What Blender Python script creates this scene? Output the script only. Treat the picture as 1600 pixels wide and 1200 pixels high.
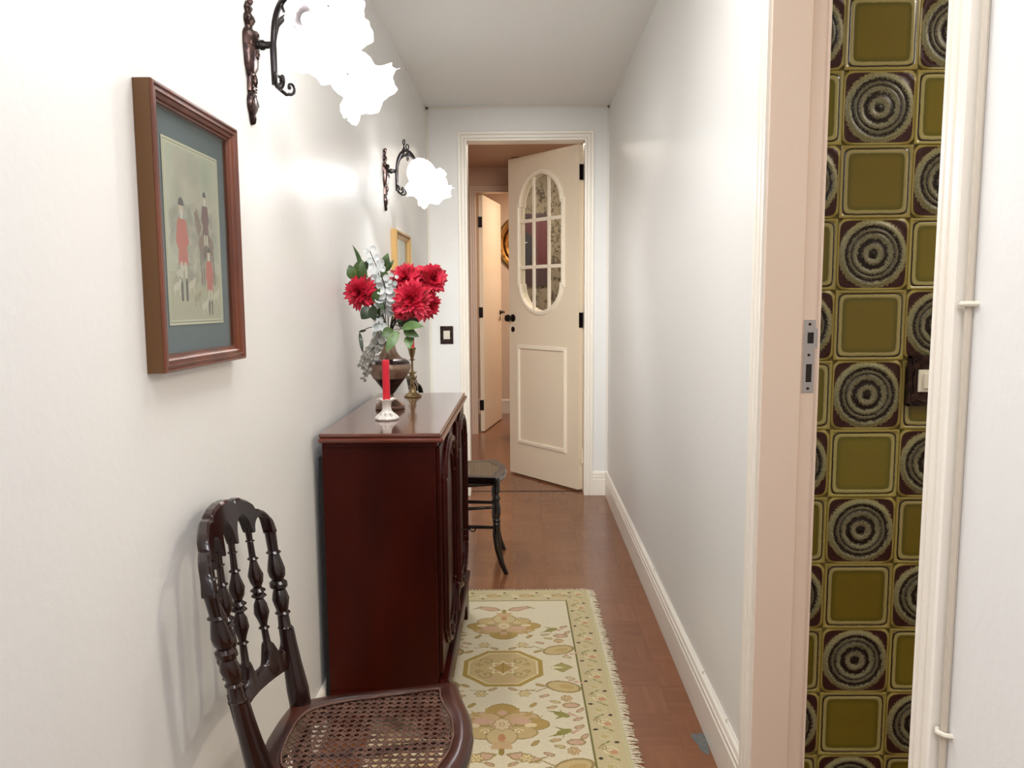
import bpy, math, random
import numpy as np
from mathutils import Vector, Matrix
random.seed(7)
for o in list(bpy.data.objects): bpy.data.objects.remove(o)
PI = math.pi
S = bpy.context.scene
COL = S.collection

# ------------------------------------------------------------------ camera, light, exposure
FPX, PITCH, YAW, ROLL, CAMH = 1224.5, .1118, .014, -.0066, 1.19
cd = bpy.data.cameras.new('camera'); cam = bpy.data.objects.new('camera', cd); COL.objects.link(cam)
cd.sensor_fit = 'HORIZONTAL'; cd.sensor_width = 36; cd.lens = FPX / 1600 * 36; cd.clip_start = .02
_f = Vector((-math.sin(YAW)*math.cos(PITCH), math.cos(YAW)*math.cos(PITCH), -math.sin(PITCH)))
_r = Vector((math.cos(YAW), math.sin(YAW), 0)); _u = _r.cross(_f)
_R = math.cos(ROLL)*_r + math.sin(ROLL)*_u; _U = -math.sin(ROLL)*_r + math.cos(ROLL)*_u
m = Matrix((_R, _U, -_f)).transposed().to_4x4(); m.translation = Vector((0, 0, CAMH))
cam.matrix_world = m; S.camera = cam
S.view_settings.view_transform = 'Standard'; S.view_settings.look = 'None'
S.view_settings.gamma = 1; S.view_settings.use_curve_mapping = False
S.view_settings.exposure = 0.22
w = bpy.data.worlds.new('world'); S.world = w; w.use_nodes = True
w.node_tree.nodes['Background'].inputs[0].default_value = (.8, .85, 1, 1)
w.node_tree.nodes['Background'].inputs[1].default_value = .3

def lamp(name, kind, loc, energy, color, size=.1, rot=None, spread=None):
    l = bpy.data.lights.new(name, kind); l.energy = energy; l.color = color
    if kind == 'AREA':
        l.shape = 'DISK'; l.size = size
    else: l.shadow_soft_size = size
    o = bpy.data.objects.new(name, l); o.location = loc
    if rot: o.rotation_euler = rot
    COL.objects.link(o); return o
# unseen fill lights added for hall, corridor, kitchen and lobby; far room lamp last
lamp('hall_fill_light', 'AREA', (0, -.9, 2.235), 15, (.92, .93, 1), .6)  # added fill from behind the camera, no lamp known there
lamp('corridor_fill_light', 'AREA', (0, .35, 2.235), 6.5, (.92, .93, 1), .4)  # added fill just out of view, no fitting known there
sl = lamp('end_wall_fill_spot', 'SPOT', (0, 1.9, 2.2), 165, (1, .99, .975), .16, rot=(math.radians(66), 0, 0))  # added unseen spot, brightens the end wall and far floor
sl.data.spot_size = math.radians(58); sl.data.spot_blend = 1
lamp('corridor_fill_light', 'AREA', (0, 1.6, 2.235), 8, (1, .99, .98), .6)  # second added corridor fill, kept above the view
lamp('kitchen_fill_light', 'AREA', (1.75, 1.0, 2.235), 15.5, (1, .90, .76), .4)  # unseen area light added to light the tiles
lamp('lobby_fill_light', 'AREA', (.2, 5.5, 2.235), 15, (1, .88, .76), .3)  # dim fill added so the papered wall is not left dark
lamp('far_room_ceiling_light', 'AREA', (.45, 7.1, 2.235), 14, (1, .84, .66), .35)

# ------------------------------------------------------------------ materials
def mat(name, col, rough=.5, metal=0, spec=.5, bump=None, coat=0, noise=None, emit=None):
    m = bpy.data.materials.new(name); m.use_nodes = True; nt = m.node_tree
    b = nt.nodes['Principled BSDF']
    b.inputs['Base Color'].default_value = (*col, 1); b.inputs['Roughness'].default_value = rough
    b.inputs['Metallic'].default_value = metal; b.inputs['Specular IOR Level'].default_value = spec
    b.inputs['Coat Weight'].default_value = coat; b.inputs['Coat Roughness'].default_value = .08
    tc = nt.nodes.new('ShaderNodeTexCoord')
    if noise:      # (scale, colour2, stretch, contrast)
        sc, c2, st = noise[:3]
        mp = nt.nodes.new('ShaderNodeMapping'); mp.inputs['Scale'].default_value = st
        nt.links.new(tc.outputs['Object'], mp.inputs[0])
        n = nt.nodes.new('ShaderNodeTexNoise'); n.inputs['Scale'].default_value = sc; n.inputs['Detail'].default_value = 6
        nt.links.new(mp.outputs[0], n.inputs['Vector'])
        r = nt.nodes.new('ShaderNodeValToRGB'); r.color_ramp.elements[0].position = .35; r.color_ramp.elements[1].position = .65
        r.color_ramp.elements[0].color = (*col, 1); r.color_ramp.elements[1].color = (*c2, 1)
        nt.links.new(n.outputs['Fac'], r.inputs[0]); nt.links.new(r.outputs[0], b.inputs['Base Color'])
    if bump:       # (scale, strength, distance)
        n = nt.nodes.new('ShaderNodeTexNoise'); n.inputs['Scale'].default_value = bump[0]; n.inputs['Detail'].default_value = 4
        nt.links.new(tc.outputs['Object'], n.inputs['Vector'])
        bp = nt.nodes.new('ShaderNodeBump'); bp.inputs['Strength'].default_value = bump[1]; bp.inputs['Distance'].default_value = bump[2]
        nt.links.new(n.outputs['Fac'], bp.inputs['Height']); nt.links.new(bp.outputs[0], b.inputs['Normal'])
    if emit:
        b.inputs['Emission Color'].default_value = (*emit[:3], 1); b.inputs['Emission Strength'].default_value = emit[3]
    return m
def s2l(r, g, b):
    return tuple(((c/255)/12.92 if c/255 <= .04045 else ((c/255+.055)/1.055)**2.4) for c in (r, g, b))

M = {}
M['wall'] = mat('wall_paint', s2l(240, 239, 235), .42, spec=.5, bump=(60, .30, .002))
M['ceiling'] = mat('ceiling_paint', s2l(243, 241, 237), .6)
M['trim'] = mat('cream_trim_paint', s2l(250, 243, 230), .35)
M['jamb'] = mat('jamb_paint', s2l(228, 207, 189), .4)
M['bead'] = mat('bead_paint', s2l(236, 230, 218), .4)
M['leaf'] = mat('door_leaf_paint', s2l(240, 224, 198), .4)
M['leafmould'] = mat('door_mould_paint', s2l(250, 238, 216), .35)
M['mahogany'] = mat('mahogany', s2l(64, 11, 3), .3, spec=.14, noise=(5, s2l(42, 5, 1), (1, 1, .35)), coat=.03)
M['mahogany_top'] = mat('mahogany_top', s2l(104, 58, 44), .16, noise=(9, s2l(92, 50, 38), (1, .2, 1)), coat=.6)
M['mahogany_highlight'] = mat('mahogany_highlight', s2l(96, 40, 24), .2, coat=.3)  # lighter wood colour, paints the highlight along the top moulding
M['darkgap'] = mat('dark_matt', s2l(28, 22, 20), .7)
M['rosewood'] = mat('dark_rosewood', s2l(40, 16, 12), .2, spec=.4, coat=.25, noise=(14, s2l(24, 9, 8), (1, 1, .3)))
M['ebony'] = mat('black_lacquer', s2l(18, 12, 12), .2, coat=.4)
M['seatwood'] = mat('worn_seat_wood', s2l(74, 38, 26), .25, coat=.3, noise=(10, s2l(44, 22, 18), (1, 1, 1)))
M['seatwood_dark'] = mat('faded_black_seat_wood', s2l(74, 60, 50), .4, noise=(12, s2l(50, 40, 36), (1, 1, 1)))
M['cane'] = mat('brown_cane', s2l(84, 56, 46), .4, noise=(30, s2l(118, 86, 72), (1, 1, 1)))
M['cane_light'] = mat('tan_cane', s2l(140, 118, 92), .5)
M['brass'] = mat('brass', s2l(160, 140, 104), .28, 1, noise=(40, s2l(124, 102, 68), (1, 1, 1)))
M['traybrass'] = mat('tray_brass', s2l(170, 128, 72), .35, 1, noise=(25, s2l(130, 92, 46), (1, 1, 1)))
M['iron'] = mat('black_iron', s2l(34, 28, 28), .35, .6, bump=(120, .4, .001))
M['bronze'] = mat('dark_bronze', s2l(82, 62, 56), .3, .85, noise=(60, s2l(40, 30, 30), (1, 1, 1)), bump=(90, .5, .002))
M['blackmetal'] = mat('black_metal', s2l(30, 20, 22), .35, .5)
M['steel'] = mat('galvanised_steel', s2l(190, 188, 190), .38, .6)
M['plastic'] = mat('ivory_plastic', s2l(226, 220, 200), .35)
M['hole'] = mat('dark_hole', s2l(30, 22, 18), .8)
M['urn'] = mat('tarnished_silver_plate', s2l(166, 142, 122), .34, .7, noise=(14, s2l(118, 92, 76), (1, 1, 1)))
M['urn_dark'] = mat('dark_tarnish', s2l(52, 42, 42), .3, .8, noise=(80, s2l(84, 70, 66), (1, 1, 1)), bump=(200, .5, .001))
M['porcelain'] = mat('white_porcelain', s2l(240, 234, 224), .12, coat=.5)
M['porcelain_print'] = mat('grey_flower_print', s2l(120, 112, 104), .3)
M['wax'] = mat('red_wax', s2l(214, 26, 48), .4)
M['petal'] = mat('red_petal', s2l(196, 12, 38), .55, noise=(60, s2l(230, 50, 84), (1, 1, 1)))
M['petal_dark'] = mat('deep_red_petal', s2l(150, 8, 24), .6)
M['leafgreen'] = mat('green_leaf', s2l(74, 100, 44), .4, noise=(40, s2l(44, 66, 30), (1, 1, 1)))
M['leaflight'] = mat('light_green_leaf', s2l(112, 140, 84), .4, noise=(40, s2l(86, 116, 64), (1, 1, 1)))
M['leafdark'] = mat('dark_green_leaf', s2l(38, 52, 28), .4)
M['euc'] = mat('frosted_eucalyptus', s2l(238, 240, 238), .6, noise=(50, s2l(176, 184, 182), (1, 1, 1)))
M['eucgrey'] = mat('grey_eucalyptus', s2l(140, 138, 128), .6)
M['stem'] = mat('dark_stem', s2l(46, 44, 30), .6)
M['frame'] = mat('copper_brown_frame', s2l(120, 60, 30), .3, .3, noise=(18, s2l(96, 46, 26), (1, 1, .3)), coat=.4)
M['frameside'] = mat('brown_frame_side', s2l(96, 62, 24), .5)
M['gold'] = mat('gilt_wood', s2l(196, 158, 100), .35, .35)
M['giltdark'] = mat('dark_gilt', s2l(104, 66, 48), .4, .3)
M['mat'] = mat('blue_grey_mat', s2l(98, 114, 122), .7)
M['matline'] = mat('cream_mat_line', s2l(214, 216, 190), .7)
M['cloth_grey'] = mat('grey_print', s2l(168, 160, 146), .6, noise=(20, s2l(186, 180, 160), (1, 1, .3)))
M['cable'] = mat('painted_cable', s2l(206, 194, 176), .4)
M['fringe'] = mat('cream_fringe', s2l(232, 220, 190), .9)
M['patch'] = mat('grey_worn_spot', s2l(110, 108, 102), .6, noise=(60, s2l(84, 92, 92), (1, 1, 1)))
M['bulb'] = mat('bulb', (1, 1, 1), .4, emit=(1, .98, .95, 8))
M['grout'] = mat('yellow_grout', s2l(132, 116, 62), .7)

def glass_mat(name, gloss=.08):
    m = bpy.data.materials.new(name); m.use_nodes = True; nt = m.node_tree; nt.nodes.clear()
    o = nt.nodes.new('ShaderNodeOutputMaterial'); mx = nt.nodes.new('ShaderNodeMixShader')
    t = nt.nodes.new('ShaderNodeBsdfTransparent'); g = nt.nodes.new('ShaderNodeBsdfGlossy'); g.inputs['Roughness'].default_value = .03
    fr = nt.nodes.new('ShaderNodeMath'); fr.operation = 'MULTIPLY_ADD'; fr.inputs[1].default_value = .45; fr.inputs[2].default_value = .03
    lw_ = nt.nodes.new('ShaderNodeLayerWeight'); pw = nt.nodes.new('ShaderNodeMath'); pw.operation = 'POWER'; pw.inputs[1].default_value = 4
    nt.links.new(lw_.outputs['Facing'], pw.inputs[0]); nt.links.new(pw.outputs[0], fr.inputs[0])
    t.inputs[0].default_value = (.93, .94, .93, 1)
    nt.links.new(fr.outputs[0], mx.inputs[0]); nt.links.new(t.outputs[0], mx.inputs[1]); nt.links.new(g.outputs[0], mx.inputs[2])
    nt.links.new(mx.outputs[0], o.inputs[0]); return m
M['glass'] = glass_mat('clear_glass')

def shade_mat():
    m = bpy.data.materials.new('frosted_shade_glass'); m.use_nodes = True; nt = m.node_tree; nt.nodes.clear()
    o = nt.nodes.new('ShaderNodeOutputMaterial'); mx = nt.nodes.new('ShaderNodeMixShader'); ad = nt.nodes.new('ShaderNodeAddShader')
    t = nt.nodes.new('ShaderNodeBsdfTranslucent'); d = nt.nodes.new('ShaderNodeBsdfPrincipled'); e = nt.nodes.new('ShaderNodeEmission')
    t.inputs[0].default_value = (.97, .97, .97, 1); d.inputs['Base Color'].default_value = (.93, .93, .95, 1); d.inputs['Roughness'].default_value = .25
    e.inputs[0].default_value = (1, .985, .97, 1); e.inputs[1].default_value = .45; mx.inputs[0].default_value = .2
    nt.links.new(t.outputs[0], mx.inputs[1]); nt.links.new(d.outputs[0], mx.inputs[2])
    nt.links.new(mx.outputs[0], ad.inputs[0]); nt.links.new(e.outputs[0], ad.inputs[1]); nt.links.new(ad.outputs[0], o.inputs[0])
    return m
M['shade'] = shade_mat()

def parquet_mat(name, c1, c2, rough):
    m = mat(name, c1, rough, coat=.0); nt = m.node_tree; b = nt.nodes['Principled BSDF']
    oi = nt.nodes.new('ShaderNodeObjectInfo'); tc = nt.nodes.new('ShaderNodeTexCoord')
    mp = nt.nodes.new('ShaderNodeMapping'); mp.inputs['Scale'].default_value = (3, 22, 1)
    ad = nt.nodes.new('ShaderNodeVectorMath'); ad.operation = 'ADD'
    sc = nt.nodes.new('ShaderNodeVectorMath'); sc.operation = 'SCALE'; sc.inputs[3].default_value = 9
    nt.links.new(oi.outputs['Location'], sc.inputs[0]); nt.links.new(tc.outputs['Object'], ad.inputs[0]); nt.links.new(sc.outputs[0], ad.inputs[1])
    nt.links.new(ad.outputs[0], mp.inputs[0])
    n = nt.nodes.new('ShaderNodeTexNoise'); n.inputs['Scale'].default_value = 2.2; n.inputs['Detail'].default_value = 7; n.inputs['Distortion'].default_value = .6
    nt.links.new(mp.outputs[0], n.inputs['Vector'])
    mr = nt.nodes.new('ShaderNodeMath'); mr.operation = 'MULTIPLY_ADD'; mr.inputs[1].default_value = .7; 
    ms = nt.nodes.new('ShaderNodeMath'); ms.operation = 'MULTIPLY'; ms.inputs[1].default_value = .22
    nt.links.new(oi.outputs['Random'], ms.inputs[0]); nt.links.new(n.outputs['Fac'], mr.inputs[0]); nt.links.new(ms.outputs[0], mr.inputs[2])
    r = nt.nodes.new('ShaderNodeValToRGB'); r.color_ramp.elements[0].position = .0; r.color_ramp.elements[1].position = .8
    r.color_ramp.elements[0].color = (*c1, 1); r.color_ramp.elements[1].color = (*c2, 1)
    nt.links.new(mr.outputs[0], r.inputs[0]); nt.links.new(r.outputs[0], b.inputs['Base Color'])
    bp = nt.nodes.new('ShaderNodeBump'); bp.inputs['Strength'].default_value = .12; bp.inputs['Distance'].default_value = .001
    nt.links.new(n.outputs['Fac'], bp.inputs['Height']); nt.links.new(bp.outputs[0], b.inputs['Normal'])
    return m
M['parquet'] = parquet_mat('parquet_wood', s2l(112, 66, 40), s2l(142, 92, 60), .2)
M['seam'] = mat('parquet_seam', s2l(118, 72, 52), .3)

def vcol_mat(name, rough=.8, bump=None, coat=0):
    m = mat(name, (1, 1, 1), rough, bump=bump, coat=coat); nt = m.node_tree
    a = nt.nodes.new('ShaderNodeAttribute'); a.attribute_name = 'Col'
    nt.links.new(a.outputs['Color'], nt.nodes['Principled BSDF'].inputs['Base Color']); return m
M['rug'] = vcol_mat('rug_stitch', .95, bump=(900, .6, .001))
M['print'] = vcol_mat('paper_print', .6)
M['canvas'] = vcol_mat('painted_canvas', .5)

def wallpaper_mat():
    m = mat('speckled_wallpaper', s2l(170, 156, 132), .7); nt = m.node_tree; b = nt.nodes['Principled BSDF']
    tc = nt.nodes.new('ShaderNodeTexCoord')
    mp = nt.nodes.new('ShaderNodeMapping'); mp.inputs['Scale'].default_value = (1, 1, .55); nt.links.new(tc.outputs['Object'], mp.inputs[0])
    n1 = nt.nodes.new('ShaderNodeTexNoise'); n1.inputs['Scale'].default_value = 110; n1.inputs['Detail'].default_value = 3
    n2 = nt.nodes.new('ShaderNodeTexNoise'); n2.inputs['Scale'].default_value = 30
    nt.links.new(mp.outputs[0], n1.inputs['Vector']); nt.links.new(mp.outputs[0], n2.inputs['Vector'])
    a = nt.nodes.new('ShaderNodeMath'); a.operation = 'MULTIPLY'; nt.links.new(n1.outputs['Fac'], a.inputs[0]); nt.links.new(n2.outputs['Fac'], a.inputs[1])
    r = nt.nodes.new('ShaderNodeValToRGB'); e = r.color_ramp.elements
    e[0].position = .26; e[0].color = (*s2l(138, 126, 102), 1); e[1].position = .33; e[1].color = (*s2l(66, 56, 38), 1)
    nt.links.new(a.outputs[0], r.inputs[0]); nt.links.new(r.outputs[0], b.inputs['Base Color']); return m
M['wallpaper'] = wallpaper_mat()

def tile_mats():
    # plain tile: olive glaze pooling towards a pale rim, dark outline; colour follows distance from tile centre
    def base(name):
        m = mat(name, (1, 1, 1), .24, coat=.15); nt = m.node_tree
        tc = nt.nodes.new('ShaderNodeTexCoord'); sp = nt.nodes.new('ShaderNodeSeparateXYZ'); nt.links.new(tc.outputs['Object'], sp.inputs[0])
        return m, nt, tc, sp
    def math_(nt, op, a, b=None, c=None):
        n = nt.nodes.new('ShaderNodeMath'); n.operation = op
        for i, v in enumerate((a, b, c)):
            if v is None: continue
            if isinstance(v, (int, float)): n.inputs[i].default_value = v
            else: nt.links.new(v, n.inputs[i])
        return n.outputs[0]
    m, nt, tc, sp = base('olive_glazed_tile')
    b = nt.nodes['Principled BSDF']
    ax = math_(nt, 'ABSOLUTE', sp.outputs['X']); az = math_(nt, 'ABSOLUTE', sp.outputs['Z'])
    px = math_(nt, 'POWER', math_(nt, 'MULTIPLY', ax, 1/.075), 12); pz = math_(nt, 'POWER', math_(nt, 'MULTIPLY', az, 1/.075), 12)
    d = math_(nt, 'POWER', math_(nt, 'ADD', px, pz), 1/12)
    n = nt.nodes.new('ShaderNodeTexNoise'); n.inputs['Scale'].default_value = 70; nt.links.new(tc.outputs['Object'], n.inputs['Vector'])
    d2 = math_(nt, 'ADD', d, math_(nt, 'MULTIPLY', math_(nt, 'SUBTRACT', n.outputs['Fac'], .5), .03))
    r = nt.nodes.new('ShaderNodeValToRGB'); cr = r.color_ramp
    stops = [(0, (104, 86, 20)), (.62, (104, 88, 20)), (.76, (84, 74, 12)), (.80, (150, 138, 88)), (.865, (150, 136, 84)), (.88, (34, 20, 10)), (.905, (36, 22, 10)), (.93, (150, 134, 74)), (1, (140, 122, 60))]
    while len(cr.elements) < len(stops): cr.elements.new(.5)
    for e, (p, c) in zip(cr.elements, stops): e.position = p; e.color = (*s2l(*c), 1)
    nt.links.new(d2, r.inputs[0])
    oi = nt.nodes.new('ShaderNodeObjectInfo')
    n3 = nt.nodes.new('ShaderNodeTexNoise'); n3.inputs['Scale'].default_value = 14; nt.links.new(tc.outputs['Object'], n3.inputs['Vector'])
    hs = nt.nodes.new('ShaderNodeHueSaturation'); nt.links.new(r.outputs[0], hs.inputs['Color'])
    nt.links.new(math_(nt, 'MULTIPLY_ADD', math_(nt, 'ADD', oi.outputs['Random'], n3.outputs['Fac']), .16, .84), hs.inputs['Value'])
    nt.links.new(math_(nt, 'MULTIPLY_ADD', oi.outputs['Random'], .012, .502), hs.inputs['Hue'])
    nt.links.new(hs.outputs[0], b.inputs['Base Color'])
    m2, nt, tc, sp = base('ringed_relief_tile'); b = nt.nodes['Principled BSDF']; b.inputs['Roughness'].default_value = .38; b.inputs['Coat Weight'].default_value = 0; b.inputs['Specular IOR Level'].default_value = .3
    rr = math_(nt, 'SQRT', math_(nt, 'ADD', math_(nt, 'POWER', sp.outputs['X'], 2), math_(nt, 'POWER', sp.outputs['Z'], 2)))
    n = nt.nodes.new('ShaderNodeTexNoise'); n.inputs['Scale'].default_value = 30; nt.links.new(tc.outputs['Object'], n.inputs['Vector'])
    n2 = nt.nodes.new('ShaderNodeTexVoronoi'); n2.inputs['Scale'].default_value = 260; nt.links.new(tc.outputs['Object'], n2.inputs['Vector'])
    rd = math_(nt, 'ADD', math_(nt, 'MULTIPLY', rr, 1/.08), math_(nt, 'MULTIPLY', math_(nt, 'SUBTRACT', n.outputs['Fac'], .5), .05))
    rd = math_(nt, 'ADD', rd, math_(nt, 'MULTIPLY', math_(nt, 'SUBTRACT', n2.outputs['Distance'], .4), .085))
    r = nt.nodes.new('ShaderNodeValToRGB'); cr = r.color_ramp
    D_, G_, P_ = (22, 11, 8), (126, 122, 92), (50, 18, 18)
    stops = [(0, D_), (.12, D_), (.17, G_), (.26, (116, 108, 84)), (.31, D_), (.40, D_), (.445, G_), (.53, (104, 98, 76)), (.57, D_), (.61, (96, 90, 68)), (.655, (98, 92, 70)), (.69, D_), (.74, D_), (.775, G_), (.90, (134, 126, 84)), (.93, P_), (1.08, P_)]
    stops = [(p/1.3, c) for p, c in stops]
    while len(cr.elements) < len(stops): cr.elements.new(.5)
    for e, (p, c) in zip(cr.elements, stops): e.position = p; e.color = (*s2l(*c), 1)
    nt.links.new(math_(nt, 'MULTIPLY', rd, 1/1.3), r.inputs[0])
    # grout-coloured border outside a rounded square
    ax = math_(nt, 'ABSOLUTE', sp.outputs['X']); az = math_(nt, 'ABSOLUTE', sp.outputs['Z'])
    px = math_(nt, 'POWER', math_(nt, 'MULTIPLY', ax, 1/.0705), 9); pz = math_(nt, 'POWER', math_(nt, 'MULTIPLY', az, 1/.0705), 9)
    edge = math_(nt, 'GREATER_THAN', math_(nt, 'ADD', px, pz), 1)
    mx = nt.nodes.new('ShaderNodeMix'); mx.data_type = 'RGBA'
    v3 = nt.nodes.new('ShaderNodeTexVoronoi'); v3.inputs['Scale'].default_value = 430; nt.links.new(tc.outputs['Object'], v3.inputs['Vector'])
    m0 = nt.nodes.new('ShaderNodeMix'); m0.data_type = 'RGBA'; nt.links.new(math_(nt, 'LESS_THAN', v3.outputs['Distance'], .30), m0.inputs[0])
    nt.links.new(r.outputs[0], m0.inputs[6]); m0.inputs[7].default_value = (*s2l(52, 42, 26), 1)
    nt.links.new(edge, mx.inputs[0]); nt.links.new(m0.outputs[2], mx.inputs[6]); mx.inputs[7].default_value = (*s2l(140, 124, 62), 1)
    nt.links.new(mx.outputs[2], b.inputs['Base Color'])
    return m, m2
M['tile_plain'], M['tile_ring'] = tile_mats()

# ------------------------------------------------------------------ mesh helpers
class MB:
    def __init__(s): s.v = []; s.f = []; s.mi = []; s.cur = 0
    def add(s, vs, fs):
        k = len(s.v); s.v += [tuple(p) for p in vs]
        for f in fs: s.f.append(tuple(k+i for i in f)); s.mi.append(s.cur)
        return s
    def box(s, x0, x1, y0, y1, z0, z1, M_=None):
        vs = [Vector((x, y, z)) for x in (x0, x1) for y in (y0, y1) for z in (z0, z1)]
        if M_ is not None: vs = [M_ @ p for p in vs]
        return s.add(vs, [(0, 1, 3, 2), (4, 6, 7, 5), (0, 4, 5, 1), (2, 3, 7, 6), (0, 2, 6, 4), (1, 5, 7, 3)])
    def loops(s, ls, closed=True, cap=True, cyc=False):
        n = len(ls[0]); vs = [p for l in ls for p in l]; fs = []
        L = len(ls)
        for i in range(L if cyc else L-1):
            a = i*n; b = ((i+1) % L)*n
            for j in range(n if closed else n-1):
                k = (j+1) % n; fs.append((a+j, a+k, b+k, b+j))
        if cap and not cyc:
            fs.append(tuple(range(n))[::-1]); fs.append(tuple((L-1)*n+j for j in range(n)))
        return s.add(vs, fs)
    def lathe(s, prof, M_=None, n=24, sq=(1, 1), cap=True):
        ls = []
        for r, z in prof:
            l = [Vector((r*math.cos(2*PI*j/n)*sq[0], r*math.sin(2*PI*j/n)*sq[1], z)) for j in range(n)]
            if M_ is not None: l = [M_ @ p for p in l]
            ls.append(l)
        return s.loops(ls, cap=cap)
    def tube(s, path, rad, n=8, cap=True):
        path = [Vector(p) for p in path]
        if not hasattr(rad, '__len__'): rad = [rad]*len(path)
        ls = []; prev = None
        for i, p in enumerate(path):
            t = (path[min(i+1, len(path)-1)] - path[max(i-1, 0)]).normalized()
            if prev is None: u = t.orthogonal().normalized()
            else: u = (prev - prev.dot(t)*t).normalized()
            prev = u; v = t.cross(u)
            ls.append([p + rad[i]*(math.cos(2*PI*j/n)*u + math.sin(2*PI*j/n)*v) for j in range(n)])
        return s.loops(ls, cap=cap)
    def ball(s, c, r, n=12, sq=(1, 1, 1)):
        k = n//2; ls = []
        for i in range(k+1):
            a = -PI/2 + PI*i/k; rr = max(math.cos(a), .02)
            ls.append([Vector((c[0]+r*sq[0]*rr*math.cos(2*PI*j/n), c[1]+r*sq[1]*rr*math.sin(2*PI*j/n), c[2]+r*sq[2]*math.sin(a))) for j in range(n)])
        return s.loops(ls)
    def sweep(s, path, N, prof, closed=False):
        """mitred moulding: path in a plane with normal N, profile (u sideways = N x t, v along N)"""
        P = [Vector(p) for p in path]; N = Vector(N); n = len(P); ls = []
        for i in range(n):
            a = P[i]-P[i-1] if (closed or i > 0) else P[1]-P[0]
            b = P[(i+1) % n]-P[i] if (closed or i < n-1) else P[-1]-P[-2]
            s1 = N.cross(a.normalized()); s2 = N.cross(b.normalized())
            mt = (s1+s2)/(1+s1.dot(s2))
            ls.append([P[i]+mt*u+N*v for u, v in prof])
        return s.loops(ls, cyc=closed)
    def curtain(s, ys, top, bot, xf, th):
        """board whose top and bottom edges are functions of y; xf(y,z) bends it"""
        ls = []
        for y in ys:
            t, b = top(y), bot(y)
            ls.append([Vector((xf(y, z)+dx, y, z)) for dx, z in ((th/2*.6, t), (th/2, t-.004), (th/2, b), (-th/2, b), (-th/2, t-.004), (-th/2*.6, t))])
        return s.loops(ls)
    def build(s, name, mats, parent=None, smooth=None, loc=None, bevel=None, angle=40):
        me = bpy.data.meshes.new(name); me.from_pydata(s.v, [], s.f); me.update()
        if not isinstance(mats, (list, tuple)): mats = [mats]
        for mm in mats: me.materials.append(mm)
        if len(mats) > 1: me.polygons.foreach_set('material_index', s.mi)
        import bmesh
        bm = bmesh.new(); bm.from_mesh(me); bmesh.ops.recalc_face_normals(bm, faces=bm.faces); bm.to_mesh(me); bm.free()
        if smooth: 
            me.shade_smooth()
            me.set_sharp_from_angle(angle=math.radians(angle))
        o = bpy.data.objects.new(name, me); COL.objects.link(o)
        if parent: o.parent = parent
        if loc: o.location = loc
        if bevel:
            b = o.modifiers.new('bevel', 'BEVEL'); b.width = bevel; b.segments = 2; b.limit_method = 'ANGLE'; b.angle_limit = math.radians(40)
        return o
def tag(o, label=None, cat=None, group=None, kind=None):
    if label: o['label'] = label
    if cat: o['category'] = cat
    if group: o['group'] = group
    if kind: o['kind'] = kind
    return o
def thing(name, label, cat, loc=(0, 0, 0), rz=0, group=None):
    o = bpy.data.objects.new(name, None); COL.objects.link(o); o.empty_display_size = .05
    o.location = loc; o.rotation_euler = (0, 0, rz); return tag(o, label, cat, group)
def copy_tree(o, parent=None):
    c = o.copy(); COL.objects.link(c); c.parent = parent
    for ch in list(o.children): copy_tree(ch, c)
    return c
def struct(o, label=None):
    o['kind'] = 'structure'
    if label: o['label'] = label
    return o
def sempty(name, label, loc=(0, 0, 0)):
    o = bpy.data.objects.new(name, None); COL.objects.link(o); o.location = loc; return struct(o, label)
def T(x, y, z): return Matrix.Translation((x, y, z))
def align(d):
    return Vector(d).normalized().to_track_quat('Z', 'Y').to_matrix().to_4x4()

XL, XR, D, ZC = -.5474, .5014, 4.61, 2.2633
XI = .6138                                    # kitchen side of the right wall
# ------------------------------------------------------------------ setting
b = MB(); b.box(XL-.12, XL, -2.6, D, 0, ZC); struct(b.build('wall_left', M['wall']), 'long white satin-painted left wall carrying the sconces and pictures')
b = MB()
b.box(XR, XI, 1.645, D, 0, ZC); b.box(XR, XI, .93, 1.645, 2.07, ZC); b.box(XR, XI, -2.6, .93, 0, ZC)
struct(b.build('wall_right', M['wall']), 'white painted right wall with the kitchen doorway')
b = MB(); b.box(XL-.12, XI, -2.72, -2.6, 0, ZC); struct(b.build('wall_back', M['wall']), 'white wall closing the corridor behind the camera')
YE = D+.11
b = MB()
b.box(-1.3, -.325, D, YE, 0, ZC); b.box(-.325, .371, D, YE, 2.078, ZC); b.box(.371, 1.4, D, YE, 0, ZC)
struct(b.build('wall_end', M['wall']), 'off-white end wall around the open doorway')
b = MB(); b.box(XL, XR, -2.6, D, ZC, ZC+.08); struct(b.build('ceiling', M['ceiling']), 'flat off-white corridor ceiling')
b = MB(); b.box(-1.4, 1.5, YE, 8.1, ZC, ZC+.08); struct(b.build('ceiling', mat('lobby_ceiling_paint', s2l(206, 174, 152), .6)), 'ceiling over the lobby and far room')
b = MB(); b.box(-1.4, XI, -2.72, 8.1, -.08, -.0015); b.box(XI, 2.3, -.6, 1.72, -.08, -.0015)
flo = struct(b.build('floor', M['seam']), 'glossy reddish-brown wood block floor')
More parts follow.
